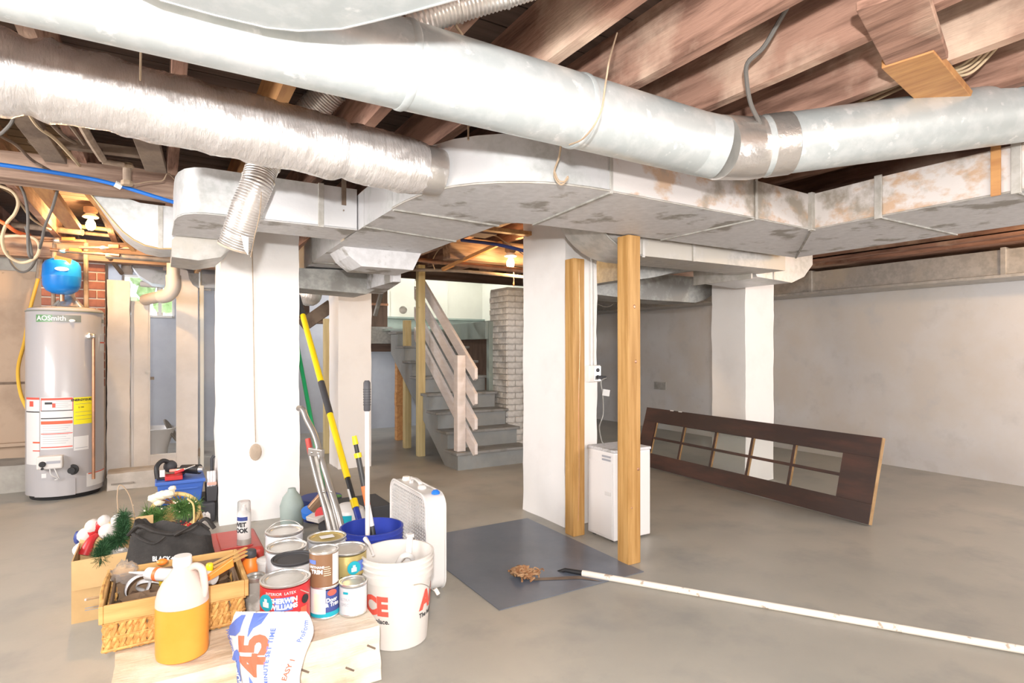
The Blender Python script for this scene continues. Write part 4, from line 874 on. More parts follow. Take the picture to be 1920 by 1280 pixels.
for k, u in enumerate((1.98, 2.1)): O('paint_chip', dbox(MB(), u, u+.05, DW-.008, DW+.0015, -.001, .004), m['paper'], ad)
# ================================================================== FRONT PILE
BZ = .21
bk = T('wooden_block', 'thick plaster-dusted wooden block holding the cans and jug', 'block', (.3, 2.55, 0))
b = MB(); b.rough(-.13, .715, 2.14, 3.03, .0, BZ-.004, (60, 50, 20), .006, 6, 2)
for v in b.v:
    v.z = max(v.z, 0) if v.z < .1 else min(v.z, BZ)
    if v.y < 2.2: v.y += .004*math.sin(v.z*70 + noise.noise(V(v.x*4, 0, v.z*5))*5)
O('block_body', b, m['block_wood'], bk, smooth=True)
for i, (x, z, r_) in enumerate(((.42,.13,.012),(.58,.09,.009),(.66,.15,.007))): O('split_mark', MB().obox((x,2.128,z),(x+.03,2.128,z-.02),.004,.006), m['wood_dark'] if 'wood_dark' in m else m['dust_wood'], bk)
# paint cans
def can(label, px, py, r, h, body, lid, z=BZ, top=None, handle=False, ring='tin', cat='paint can'):
    zt = z + h; p = ZP(px, py, zt); c = V(p.x, p.y, z)
    t = T('paint_can', label, cat, c, 'paint cans on the wooden block')
    O('can_body', MB().lathe([(r*.985,0),(r,.004),(r*.985,.009),(r*.98,h-.016),(r*.97,h-.015)], c, 40), body, t, smooth=True)
    O('can_rim', MB().lathe([(r*.98,h-.010),(r*1.015,h-.006),(r*1.02,h-.002),(r*1.0,h),(r*.93,h-.001),(r*.91,h-.005),(r*.90,h-.009)], c, 40, cap=False), m[ring], t, smooth=True)
    O('can_lid', MB().lathe([(.001,h-.010),(r*.74,h-.010),(r*.78,h-.006),(r*.84,h-.004),(r*.89,h-.004),(r*.91,h-.009)][::-1], c, 40), lid, t, smooth=True)
    O('bottom_rim', MB().lathe([(r*.99,0),(r*1.012,.002),(r*1.012,.006),(r*.985,.008)], c, 40, cap=False), m[ring], t, smooth=True)
    return t, c
def toang(c): return math.atan2(-c.y, -c.x)
GR, GH, QR, QH = .084, .192, .054, .124
def wire_handle(t, c, r, h, tilt, az, back=False):
    pts = []
    for k in range(13):
        q = PI * k / 12; x = math.cos(q) * r * 1.03; y = math.sin(q) * r * 1.15
        pts.append(c + V(x*math.cos(az) - y*math.sin(az)*math.cos(tilt), x*math.sin(az) + y*math.cos(az)*math.cos(tilt), h*.86 + y*math.sin(tilt)))
    O('bail_handle', MB().tube(pts, .0016, 6), m['tin'], t, smooth=True)
t, c = can('white paint can at the back left of the block, wire handle raised', 533, 992, GR, GH, m['white_can'], m['lid_metal']); wire_handle(t, c, GR, GH, .5, -.2)
t, c = can('white paint can in the second row, left, with small dark print', 537, 1022, GR, GH, m['white_can'], m['lid_metal']); wire_handle(t, c, GR, GH, .35, -.3)
O('side_print', MB().band(c, GR+.001, toang(c)-.5, toang(c)-.1, .11, .15), m['print_grey'], t, smooth=True)
t, c = can('paint can at the back right of the block with a smeared gold lid', 613, 1004, GR, GH, m['white_can'], m['gold_can']); wire_handle(t, c, GR, GH, .2, -.2)
O('lid_sticker', MB().box(c.x-.03, c.x+.03, c.y-.02, c.y+.02, BZ+GH-.004, BZ+GH-.003), m['paper'], t)
t, c = can('paint can with a black lid in the middle of the cans', 550, 1044, GR, GH, m['white_can'], m['rubber'], ring='rubber')
O('side_print', MB().band(c, GR+.001, toang(c)-.2, toang(c)+.9, .12, .15), m['teal'], t, smooth=True)
t, c = can('gold paint can with a blue drop emblem, right of the brown can', 650, 1026, GR, GH, m['gold_can'], m['lid_metal'])
A0 = toang(c)
b = MB().lathe([(.001,.0),(.028,.0),(.028,.0015),(.001,.002)], c + V(math.cos(A0+.35)*(GR), math.sin(A0+.35)*GR, .13), 20, (math.cos(A0+.35), math.sin(A0+.35), 0)); O('drop_emblem', b, m['teal'], t)
b = MB().band(c, GR+.0035, A0+.22, A0+.48, .115, .132).band(c, GR+.0035, A0+.29, A0+.42, .132, .142); O('house_mark', b, m['paper'], t)
O('side_print', MB().band(c, GR+.001, A0+.55, A0+.95, .11, .155), m['print_blue'], t, smooth=True)
O('side_lettering', tcyl(MB(), 'EXTERIOR', .028, c, GR+.001, A0+.45, .085, .0008), m['print_black'], t)
t, c = can('big red paint can with a shiny lid at the front of the cans', 535, 1081, GR*1.06, GH, m['red'], m['lid_metal']); RC = GR*1.06
A0 = toang(c)
b = MB().lathe([(.001,.0),(.030,.0),(.030,.0015),(.001,.002)], c + V(math.cos(A0-.80)*RC, math.sin(A0-.80)*RC, .130), 20, (math.cos(A0-.80), math.sin(A0-.80), 0)); O('drop_emblem', b, m['teal'], t)
O('blue_panel', MB().band(c, RC+.0012, A0-.42, A0+.28, .102, .150, 16), m['print_blue'], t, smooth=True)
b = tcyl(MB(), 'SHERWIN', .024, c, RC+.002, A0-.06, .138, .0012, .92); tcyl(b, 'WILLIAMS', .024, c, RC+.002, A0-.06, .116, .0012, .92)
O('brand_lettering', b, m['paper'], t)
b = MB().band(c, RC+.0035, A0-.95, A0-.65, .115, .133).band(c, RC+.0035, A0-.87, A0-.73, .133, .145); O('house_mark', b, m['paper'], t)
O('side_lettering', tcyl(tcyl(MB(), 'LOW VOC', .030, c, RC+.001, A0-.35, .080, .001), 'INTERIOR  LATEX', .014, c, RC+.001, A0-.2, .163), m['paper'], t)
O('strip_print', MB().band(c, RC+.001, A0-.8, A0-.2, .153, .156).band(c, RC+.001, A0+.62, A0+.95, .06, .1), m['print_coral'], t)
b = MB().lathe([(.001,0),(.016,0),(.016,.003)], c + V(math.cos(A0+.85)*RC, math.sin(A0+.85)*RC, .125), 16, (math.cos(A0+.85), math.sin(A0+.85), 0)); O('black_spot', b, m['black'], t)
O('wire_ear', MB().tube([c+V(math.cos(A0+.6)*(RC+.003), math.sin(A0+.6)*(RC+.003), .165), c+V(math.cos(A0+1.0)*(RC+.006), math.sin(A0+1.0)*(RC+.006), .14)], .0018, 6), m['tin'], t)
t, c = can('quart can with a white and navy label, under the brown can', 609, 1091, QR*1.02, QH, m['navy'], m['lid_metal'])
A0 = toang(c); r_ = QR*1.02
O('teal_strip', MB().band(c, r_+.0005, A0-1.3, A0+1.3, .008, .026, 24), m['teal'], t, smooth=True)
O('paper_panel', MB().band(c, r_+.0008, A0-1.2, A0+.05, .022, .118, 16), m['paper'], t, smooth=True)
O('colour_swatch', MB().band(c, r_+.0012, A0-.8, A0-.1, .03, .10, 12), m['ribbon'], t, smooth=True)
b = MB().lathe([(.001,0),(.019,0),(.019,.0012),(.001,.0014)], c + V(math.cos(A0+.5)*r_, math.sin(A0+.5)*r_, .10), 20, (math.cos(A0+.5), math.sin(A0+.5), 0))
for v in b.v: v.z = c.z+.10+(v.z-c.z-.10)*.62
O('oval_logo', b, m['print_red'], t)
O('side_lettering', tcyl(tcyl(MB(), 'Door', .021, c, r_+.0012, A0+.5, .072, .001), '& Trim', .021, c, r_+.0012, A0+.55, .054, .001), m['paper'], t)
cq = c
zq = BZ + QH
t = T('paint_can', 'brown quart can stacked on top of the navy and white one', 'paint can', (cq.x-.004, cq.y, zq), 'paint cans on the wooden block')
c = V(cq.x-.004, cq.y, zq); hq = .135
O('can_body', MB().lathe([(r_*.985,0),(r_,.004),(r_*.98,.009),(r_*.98,hq-.012),(r_*.98,hq-.008)], c, 40), m['brown_can'], t, smooth=True)
O('can_rim', MB().lathe([(r_*.98,hq-.010),(r_*1.015,hq-.006),(r_*1.0,hq),(r_*.93,hq-.001),(r_*.91,hq-.006),(r_*.90,hq-.009)], c, 40, cap=False), m['tin'], t, smooth=True)
O('can_lid', MB().lathe([(r_*.91,hq-.009),(r_*.86,hq-.004),(r_*.76,hq-.006),(.001,hq-.008)], c, 40), m['lid_metal'], t, smooth=True)
O('paper_panel', MB().band(c, r_+.0006, A0+.62, A0+1.6, .006, hq-.012, 12), m['paper'], t, smooth=True)
O('blue_mark', MB().band(c, r_+.0006, A0-1.2, A0-.55, .09, .105, 8), m['print_blue'], t, smooth=True)
O('side_lettering', tcyl(tcyl(MB(), 'URETHANE', .013, c, r_+.001, A0-.55, .078, .0004), 'TRIM', .022, c, r_+.001, A0-.5, .060, .001), m['paper'], t)
O('fine_print', MB().band(c, r_+.0008, A0+.0, A0+.5, .045, .047, 6).band(c, r_+.0008, A0+.0, A0+.5, .053, .055, 6).band(c, r_+.0008, A0+.0, A0+.45, .061, .063, 6).band(c, r_+.0008, A0+.0, A0+.5, .069, .071, 6).band(c, r_+.0008, A0+.0, A0+.4, .077, .079, 6), m['ribbon'], t, kind='stuff')
t, c = can('small dented white quart can at the front right corner of the block', 662, 1087, QR, QH, m['white_can'], m['lid_metal'])
A0 = toang(c)
O('blue_mark', MB().band(c, QR+.0008, A0-.75, A0-.35, .088, .097, 8), m['teal'], t, smooth=True)
O('side_lettering', tcyl(tcyl(MB(), 'ULTRA', .016, c, QR+.0008, A0-.65, .066), 'SPEC', .016, c, QR+.0008, A0-.6, .046), m['print_grey'], t)
O('pale_patch', MB().band(c, QR+.0006, A0+.1, A0+.7, .02, .09, 8), m['paper'], t, smooth=True)
p = ZP(479, 1078, BZ+.13); c = V(p.x, p.y, BZ)
t = T('glass_jar', 'dirty paint-streaked jar with a metal ring left of the red can', 'jar', c)
O('jar_body', MB().lathe([(.036,0),(.040,.006),(.040,.09),(.037,.105),(.037,.118)], c, 32), m['dirty_glass'], t, smooth=True)
O('jar_ring', MB().lathe([(.038,.112),(.040,.116),(.040,.128),(.037,.131),(.034,.129),(.033,.12)], c, 32, cap=False), m['tin'], t, smooth=True)
p = ZP(470, 1030, BZ+.17); c = V(p.x, p.y, BZ)
t = T('squeeze_bottle', 'orange squeeze bottle with a black cap behind the jar', 'bottle', c)
O('bottle_body', MB().lathe([(.034,0),(.037,.006),(.037,.09),(.034,.12),(.022,.135),(.021,.14)], c, 28), m['orange'], t, smooth=True)
O('bottle_cap', MB().lathe([(.022,.138),(.024,.142),(.023,.165),(.019,.17),(.001,.171)], c, 24), m['rubber'], t, smooth=True)
p = ZP(504, 1047, BZ+.13); c = V(p.x, p.y, BZ)
t = T('white_tub', 'small white tub with grey print behind the jar', 'tub', c)
O('tub_body', MB().lathe([(.040,0),(.047,.12)], c, 28), m['white_plastic'], t, smooth=True)
O('tub_lid', MB().lathe([(.049,.118),(.050,.122),(.050,.130),(.046,.132),(.001,.131)], c, 28), m['white_plastic'], t, smooth=True)
O('side_print', MB().band(c, .0475, toang(c)-.3, toang(c)+.6, .085, .11), m['print_grey'], t)
# spray can
c = V(.37, 3.27, .252)
t = T('spray_can', 'white spray can with a clear cap and blue band on the red case', 'spray can', c)
O('can_body', MB().lathe([(.031,0),(.033,.004),(.033,.15),(.030,.158),(.021,.168),(.014,.172)], c, 32), m['white_plastic'], t, smooth=True)
A0 = toang(c)
O('blue_band', MB().band(c, .0335, A0-1.3, A0+.5, .125, .145, 16), m['navy'], t, smooth=True)
O('side_lettering', tcyl(tcyl(MB(), 'WET', .030, c, .0337, A0-.6, .105, .0018, .9), 'LOOK', .030, c, .0337, A0-.62, .075, .0018, .9), m['print_black'], t)
O('base_band', MB().band(c, .0334, A0-1.5, A0+1.5, .0, .03, 16), m['seam_metal'], t, smooth=True)
O('spray_nozzle', MB().lathe([(.012,.170),(.012,.185),(.008,.19),(.008,.20),(.001,.201)], c, 16), m['white_plastic'], t, smooth=True)
O('clear_cap', MB().lathe([(.0335,.150),(.033,.155),(.031,.215),(.028,.220),(.001,.222)], c, 28, cap=False), m['clear_plastic'], t, smooth=True)
# jug
c = ZP(342, 1226, BZ); c = V(c.x, c.y, BZ); JH = .335
t = T('plastic_jug', 'translucent jug two-thirds full of orange liquid at the front', 'jug', c)
prof = [(.070,0),(.078,.006),(.0805,.02),(.081,.10),(.081,.178)]
O('jug_liquid', MB().lathe(prof + [(.001,.1785)], c, 40, sx=1.0, sy=.97), m['jug_liquid'], t, smooth=True)
O('jug_shoulder', MB().lathe([(.081,.1788),(.080,.20),(.074,.225),(.062,.25),(.045,.275),(.032,.292),(.026,.302),(.025,.308)], c, 40, sx=1, sy=.97), m['jug_plastic'], t, smooth=True)
O('jug_cap', MB().lathe([(.025,.303),(.029,.304),(.030,.31),(.029,.334),(.026,.337),(.001,.338)], c, 28), m['white_plastic'], t, smooth=True)
hx = V(C_, -S_, 0)
O('jug_handle', MB().tube(cr([c+hx*.022+V(0,0,.292), c+hx*.045+V(0,0,.302), c+hx*.066+V(0,0,.292), c+hx*.073+V(0,0,.262), c+hx*.076+V(0,0,.225), c+hx*.072+V(0,0,.20)], 6), [.012]*31, 14), m['jug_plastic'], t, smooth=True)
# basket tray
bx0, bx1, by0, by1, bz0, bz1 = -.165, .275, 2.425, 2.80, BZ+.002, .375
tb = T('wicker_basket', 'woven wicker basket with flat wooden rim boards, full of tools', 'basket', (.05, 2.6, bz0))
rh = .062
O('rim_board', MB().box(bx0, bx1, by0-.012, by0, bz1-rh, bz1), m['tray_wood'], tb, bevel=.003)
O('rim_board', MB().box(bx0, bx1, by1, by1+.012, bz1-rh, bz1), m['tray_wood'], tb, bevel=.003)
O('rim_board', MB().box(bx0-.014, bx0, by0-.012, by1+.012, bz1-rh, bz1), m['tray_wood'], tb, bevel=.003)
O('rim_board', MB().box(bx1, bx1+.014, by0-.012, by1+.012, bz1-rh, bz1), m['tray_wood'], tb, bevel=.003)
O('wicker_floor', MB().box(bx0+.02, bx1-.02, by0+.02, by1-.02, bz0, bz0+.008), m['wicker'], tb)
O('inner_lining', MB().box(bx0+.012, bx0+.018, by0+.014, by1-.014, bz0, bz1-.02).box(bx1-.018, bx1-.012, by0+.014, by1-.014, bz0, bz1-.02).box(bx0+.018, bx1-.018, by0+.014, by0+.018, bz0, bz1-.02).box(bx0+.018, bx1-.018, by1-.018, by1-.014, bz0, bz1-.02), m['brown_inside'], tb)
def strand():
    b = MB(); H_ = bz1-rh-bz0
    for s_ in (0, PI):
        b.tube([V(math.cos(s_+k*1.05)*.006, math.sin(s_+k*1.05)*.005, H_*k/10) for k in range(11)], .0085, 6)
    return b
st0 = O('woven_strand', strand(), m['wicker'], None, smooth=True); st0.parent = tb
def sp_(x, y, first=[True]):
    loc = V(x, y, bz0) - ORG[tb]
    if first[0]: st0.location = loc; first[0] = False; return
    dupc(st0, loc, tb).rotation_euler = (R.uniform(-.06,.06), R.uniform(-.06,.06), R.uniform(0, 3))
k = 0; x = bx0+.012
while x < bx1-.005: sp_(x, by0+.005); x += .0205
y = by0+.03
while y < by1: sp_(bx0+.006, y); sp_(bx1-.006, y); y += .0205
for z in (bz0+.006, bz0+.05, bz1-rh-.005):
    O('weave_rope', MB().tube([V(bx0-.003,by0-.004,z), V((bx0+bx1)/2,by0-.007,z+.002), V(bx1+.003,by0-.004,z), V(bx1+.006,by1,z), V(bx0-.006,by1,z), V(bx0-.003,by0-.004,z)], .0055 if z < bz0+.02 else .0028, 6), m['wicker'], tb, smooth=True)
O('tray_handle', MB().tube(cr([V(bx0-.006,by0+.02,bz1-.02), V(bx0-.012,by0+.09,bz1+.005), V(bx0-.01,by0+.2,bz1+.015), V(bx0-.006,by0+.33,bz1)], 6), .006, 6), m['wicker'], tb, smooth=True)
# tools in the basket
D = 2.35
ct = T('caulk_tube', 'white caulk tube with a pointed nozzle resting on the basket', 'caulk tube', P(330,1075,2.3))
p0, p1 = P(278,1075,2.28), P(402,1083,2.22); dd = (p1-p0).normalized()
O('tube_barrel', MB().tube([p0, p1], .0245, 24), m['white_plastic'], ct, smooth=True)
O('tube_nozzle', MB().tube([p0 - dd*.09, p0 - dd*.01, p0], [.003,.009,.011], 14), m['white_plastic'], ct, smooth=True)
O('foil_part', MB().tube([p0.lerp(p1,.45), p0.lerp(p1,.78)], .0252, 24), m['tin'], ct, smooth=True)
O('orange_ring', MB().tube([p0.lerp(p1,.12), p0.lerp(p1,.17)], .0258, 24), m['orange_tag'], ct, smooth=True)
S1('orange_clip', MB().ball(P(304,1053,2.3), .018, 12, .7, 1.1, .8), m['orange'], 'small orange knob above the caulk tube nozzle', 'clip', smooth=True)
S1('bottle_top', MB().lathe([(.011,0),(.013,.004),(.013,.026),(.010,.03),(.001,.031)], P(393,1070,2.25), 16), m['yellow'], 'little yellow cap above the end of the caulk tube', 'cap', smooth=True)
def strap(label, c, r, tilt, az, mm, w_=.016):
    b = MB(); pts = []
    for k in range(25):
        q = 2*PI*k/24; v = V(math.cos(q)*r, 0, math.sin(q)*r); v.rotate(Matrix.Rotation(tilt, 3, 'X')); v.rotate(Matrix.Rotation(az, 3, 'Z')); pts.append(c+v)
    ax = V(0,1,0); ax.rotate(Matrix.Rotation(tilt,3,'X')); ax.rotate(Matrix.Rotation(az,3,'Z'))
    vs = [p + ax*(w_/2*s_) for p in pts for s_ in (-1,1)]
    b.add(vs, [(2*i,2*i+1,2*i+3,2*i+2) for i in range(24)]); o = S1('plastic_strap', b, mm, label, 'strap', smooth=True)
    q = o.modifiers.new('solid','SOLIDIFY'); q.thickness = .002; return o
strap('looped clear plastic strap standing in the basket, front loop', P(258,1100,2.25), .046, .2, .5, m['duct_under'])
strap('looped clear plastic strap lying behind the front loop', P(282,1098,2.33), .05, .8, -.3, m['duct_under'])
def tool(nm, label, cat, p, q, r1, r2, m1, m2, k=.45):
    t = T(nm, label, cat, p.lerp(q,.5)); c_ = p.lerp(q, k)
    O('tool_handle', MB().tube([p, p.lerp(c_, .1), c_], [r1*.7, r1, r1*.85], 14), m1, t, smooth=True)
    O('tool_shaft', MB().tube([c_, q], r2, 10), m2, t, smooth=True); return t
tool('screwdriver', 'orange-handled screwdriver poking out of the basket at the left', 'screwdriver', P(262,1103,2.42), P(160,1124,2.15), .014, .0045, m['orange'], m['tin'], .38)
tool('putty_knife', 'dark-handled tool lying behind the plastic loops', 'tool', P(322,1096,2.4), P(285,1104,2.4), .012, .008, m['rubber'], m['tin'])
S1('yellow_knife', MB().obox(P(292,1078,2.36), P(310,1098,2.30), .02, .016).obox(P(303,1092,2.32), P(318,1104,2.28), .022, .018), m['yellow'], 'yellow and orange utility knife right of the plastic loops', 'knife', bevel=.004)
S1('orange_level', MB().prism([(0,0),(.15,.045),(.15,.075),(0,.01)], -.012, .012, 'y'), m['orange'], 'long orange wedge tool at the right end of the basket', 'tool', bevel=.002)
o = SC.objects['orange_level']; o.location = ZP(400,1092,.375); o.location.z = .372; o.rotation_euler = (0, -.12, .05)
for i in range(3):
    o = S1('stir_stick', MB().obox(ZP(385,1078-i*7,.385), ZP(462,1040-i*7,.40+.004*i), .016, .005), m['tray_wood'], 'pale wooden stir stick crossing the basket rim, %s of three' % ['nearest','middle','farthest'][i], 'stick', bevel=.001)
S1('clear_wrap', MB().ball(V(-.12,2.75,.375), .05, 20, .9, .9, .6, .5, 5), m['clear_plastic'], 'crumpled clear plastic wrap behind the left basket corner', 'wrap', smooth=True)
o = S1('brown_rag', MB().ball(V(.16,2.68,.30), .09, 16, .5, 1, .9, .6, 5), m['brown_inside'], 'dark brown rag bundled in the right of the basket', 'rag', smooth=True)
o = S1('brown_rag', MB().ball(V(-.06,2.6,.29), .09, 16, .45, 1, .9, .6, 5), m['brown_inside'], 'dark brown rag bundled in the left of the basket', 'rag', smooth=True)
# joint compound sack
sk = T('compound_sack', 'white paper sack printed 45 minute set time, leaning at the front', 'bag', (.33, 1.98, 0))
SB, SU, SV_ = P(505, 1335, 1.90), V(C_, -S_, 0), None
SB = V(SB.x, SB.y, -.0); top = P(507, 1146, 2.02); up_ = V(top.x-SB.x, top.y-SB.y, top.z-SB.z)
SHt = up_.length; up_ = up_.normalized(); sn_ = SU.cross(up_).normalized()
if sn_.y > 0: sn_ = -sn_
def sack(u, v, side=1):   # u -1..1, v 0..1
    vv = v
    half = .118 + .026*math.exp(-((vv-.83)/.16)**2) - .014*math.exp(-((vv-.40)/.12)**2)
    if vv > .97: half -= .004
    x = u*half + .006*math.sin(vv*9)
    th = (.052*(1-abs(u)**2.4)) * (1 - vv**6) * (1-.5*math.exp(-((vv-.0)/.05)**2))
    p = SB + SU*x + up_*(vv*SHt)
    n_ = .006*noise.noise(V(u*2.5, vv*4, 1)) + .005*abs(noise.noise(V(u*5+vv*6, vv*3, 7)))
    return p + sn_*((th + (n_ if side > 0 else 0))*side + .0)
b = MB(); b.grid(lambda a, c_: sack(a*2-1, c_, 1), 40, 60); b.grid(lambda a, c_: sack(a*2-1, c_, -1), 20, 30)
b.grid(lambda a, c_: sack(-1, c_, 1) + sn_*(-a*.0), 1, 10)
for v in b.v: v.z = max(v.z, .001)
O('sack_body', b, m['sack_paper'], sk, smooth=True)
def sf(x, y): return sack(x/.125, y/SHt, 1) + sn_*.0042
def prt(nm, mb, mm): return O(nm, mb, mm, sk)
prt('big_number', tpl(MB(), '45', .132, sf, -.033, SHt-.128, .005, 1.0, PI/2, sp=.92), m['print_coral'])
prt('set_time_lettering', tpl(MB(), 'MINUTE SET TIME', .0195, sf, .016, SHt-.135, .0008, 1, PI/2, sp=1.12), m['print_blue'])
b = MB()
for i, s_ in enumerate(('\u2022 Convenient, 20% lighter*', '\u2022 Smooths and creamy, easy sanding', '\u2022 Easy mixing and sanding')): tpl(b, s_, .0105, sf, .038+i*.0145, SHt-.115-(.01 if i==1 else 0), .0001, 1, PI/2)
prt('small_lettering', b, m['print_grey'])
prt('corner_lettering', tpl(MB(), 'ProForm', .019, sf, .103, SHt-.06, .0004, 1, PI/2-.25), m['print_blue'])
prt('corner_lettering', tpl(MB(), 'ProForm', .019, sf, -.125, SHt-.09, .0004, 1, -PI/2+.3), m['print_blue'])
b = MB()
def spoly(b, pts):
    n_ = 10; cxx = sum(p[0] for p in pts)/len(pts); cyy = sum(p[1] for p in pts)/len(pts)
    for i in range(len(pts)):
        p, q = pts[i], pts[(i+1) % len(pts)]
        for a in range(3):
            f0, f1 = a/3, (a+1)/3
            A_ = lambda s_, t_: sf(cxx+(s_[0]-cxx)*t_, cyy+(s_[1]-cyy)*t_)
            mid = lambda f: (p[0]+(q[0]-p[0])*f, p[1]+(q[1]-p[1])*f)
            for g in range(3):
                t0, t1 = g/3, (g+1)/3
                b.add([A_(mid(f0),t0), A_(mid(f1),t0), A_(mid(f1),t1), A_(mid(f0),t1)], [(0,1,2,3)])
    return b
T_ = SHt
spoly(b, [(-.128,T_-.075),(-.128,T_-.045),(-.10,T_-.01),(-.085,T_-.01),(-.085,T_-.06),(-.10,T_-.075)])
prt('blue_print', b, m['print_blue'])
prt('blue_print', spoly(MB(), [(-.058,T_-.004),(-.005,T_-.004),(-.022,T_-.035),(-.045,T_-.05),(-.055,T_-.075),(-.058,T_-.075)]), m['print_blue'])
el = [( -.118 + .026*math.cos(q)*1.0 + .02*math.sin(q), T_-.20 + .085*math.sin(q)) for q in [2*PI*k/16 for k in range(16)]]
prt('blue_print', spoly(MB(), el), m['print_blue'])
prt('logo_lettering', tpl(tpl(MB(), 'QUICK', .026, lambda a, c_: sf(a, c_)+sn_*.0018, -.108, T_-.19, .001, 1, PI/2+.15), 'SET', .026, lambda a, c_: sf(a, c_)+sn_*.0018, -.130, T_-.215, .001, 1, PI/2+.15), m['paper'])
prt('blue_print', spoly(MB(), [(-.05,T_-.19),(-.03,T_-.22),(-.01,T_-.235),(-.008,T_-.30),(-.05,T_-.30)]), m['print_blue'])
prt('blue_print', spoly(MB(), [(.052+.06*math.cos(2*PI*k/16), T_-.285+.06*math.sin(2*PI*k/16)) for k in range(16)]), m['print_blue'])
prt('red_lettering', tpl(MB(), 'EASY 1', .022, sf, .088, T_-.175, .0005, 1, PI/2-.25), m['print_coral'])
# white bucket
def bucket(label, c, rt, rb, h, mm, inner, seed):
    t = T('bucket', label, 'bucket', c)
    rz = lambda z: rb + (rt-rb)*z/h
    pr_ = [(rb-.004,0),(rb,.004),(rz(h-.10),h-.10),(rz(h-.10)+.008,h-.098),(rz(h-.07)+.008,h-.072),(rz(h-.07)+.001,h-.068),(rz(h-.055)+.001,h-.055),(rz(h-.055)+.006,h-.052),(rz(h-.05)+.006,h-.048),(rz(h-.045)+.001,h-.044),(rz(h-.032)+.001,h-.032),(rz(h-.03)+.006,h-.029),(rz(h-.025)+.006,h-.025),(rz(h-.02)+.001,h-.02),(rz(h)+.001,h-.008),(rz(h)+.005,h-.006),(rz(h)+.005,h-.001),(rz(h),h),(rz(h)-.004,h-.001),(rb-.004,.006),(.001,.006)]
    O('bucket_wall', MB().lathe(pr_, c, 56), mm, t, smooth=True)
    return t, rz
WB = V(.885, 2.425, 0)
t, rz = bucket('white five-gallon bucket with red lettering at the right end of the block', WB, .152, .128, .375, m['bucket_white'], None, 1)
A0 = toang(WB)
cone = lambda z: rz(z)+.0015
def tcone(mb, s, size, ang, z, bold=0, sx=1, skew=0, **k):
    vs, fs_ = text_geo(s, size, bold, sx, **k)
    mb.add([WB + V(cone(z+y)*math.cos(ang+(x+y*skew)/.14), cone(z+y)*math.sin(ang+(x+y*skew)/.14), z+y) for x, y in vs], fs_); return mb
O('red_lettering', tcone(tcone(MB(), 'ACE', .105, A0-.95, .185, .006, .95, -.0), 'ACE', .105, A0+1.42, .185, .006, .95), m['print_red'], t)
O('small_lettering', tcone(tcone(MB(), 'The helpful place.', .028, A0-.95, .125, .0008), 'The helpful place.', .028, A0+1.42, .125, .0008), m['print_black'], t)
e1 = WB + V(math.cos(A0+.45)*(rz(.27)+.01), math.sin(A0+.45)*(rz(.27)+.01), .275); e2 = WB + V(math.cos(A0+1.55)*(rz(.20)+.022), math.sin(A0+1.55)*(rz(.2)+.022), .185)
O('bail_wire', MB().tube(cr([e1, e1.lerp(e2,.4) + (e1-WB).normalized()*.02, e2], 6), .002, 6), m['tin'], t, smooth=True)
O('bail_grip', MB().tube([e2 + V(0,0,.012), e2 + V(.012,-.008,-.012)], .009, 10), m['porcelain'], t, smooth=True)
S1('paddle_stick', MB().obox(WB+V(.04,.02,.08), WB+V(.085,.07,.405), .028, .008).box(WB.x+.07,WB.x+.10,WB.y+.055,WB.y+.085,.40,.415), m['white_plastic'], 'white plastic scraper standing in the white bucket', 'scraper', bevel=.003)
S1('coiled_strip', MB().tube(cr([WB+V(-.0,.06,.25), WB+V(.03,.03,.33), WB+V(.07,.02,.33), WB+V(.09,.05,.27), WB+V(.05,.09,.24)], 6), .006, 8, flat=2), m['white_plastic'], 'curled white strip inside the white bucket', 'strip', smooth=True)
S1('white_spout', MB().tube([P(685,1010,2.62), P(693,1022,2.55), P(700,1040,2.5)], [.011,.008,.006], 10), m['white_plastic'], 'white spout poking over the left rim of the white bucket', 'spout', smooth=True)
BB = V(.905, 2.845, 0)
t, rz2 = bucket('deep blue bucket holding two poles behind the white bucket', BB, .150, .126, .37, m['bucket_blue'], None, 2)
# poles
wp = T('broom_pole', 'white pole with a dark grey grip standing in the blue bucket', 'pole', BB + V(0,0,.01))
a, e = BB + V(-.02,.0,.02), P(688, 713, 2.95)
O('pole_shaft', MB().tube([a, e.lerp(a,.14)], .0115, 14), m['white_pole'], wp, smooth=True)
O('foam_grip', MB().tube([e.lerp(a,.145), e.lerp(a,.14), e.lerp(a,.01), e], [.013,.017,.018,.011], 16), m['dark_grip'], wp, smooth=True)
for k in range(7): O('grip_ridge', MB().tube([e.lerp(a,.04+k*.012), e.lerp(a,.044+k*.012)], .0192, 14), m['rubber'], wp, smooth=True)
bpole = T('extension_pole', 'black roller pole with a yellow tip and orange label in the blue bucket', 'pole', BB + V(.05,0,.01))
a, e = BB + V(.055,-.04,.02), P(664, 817, 3.0)
def seg_(t, nm, k0, k1, r, mm, r2=None): return O(nm, MB().tube([a.lerp(e,k0), a.lerp(e,k1)], [r, r2 or r], 14), mm, t, smooth=True)
seg_(bpole, 'pole_shaft', 0, .88, .0135, m['black_pole']); seg_(bpole, 'collar', .86, .89, .019, m['yellow']); seg_(bpole, 'threaded_end', .89, .95, .011, m['black']); seg_(bpole, 'yellow_tip', .945, 1, .015, m['yellow'], .012)
seg_(bpole, 'paper_label', .43, .56, .0142, m['paper']); seg_(bpole, 'orange_label', .56, .68, .0144, m['orange_tag'])
yp = T('long_pole', 'long yellow and black telescoping pole leaning on the bright column', 'pole', P(690,1040,3.4))
a, e = P(694,1050,3.38), P(557,552,4.55)
def yk(y): return 1 - (y-552)/(1050-552) if False else None
def kpy(y):
    lo, hi = 0., 1.
    for _ in range(40):
        md = (lo+hi)/2; p = a.lerp(e, md); dd_ = p.x*S_+p.y*C_; py = HY + FP*(CH-p.z)/dd_
        if py > y: lo = md
        else: hi = md
    return lo
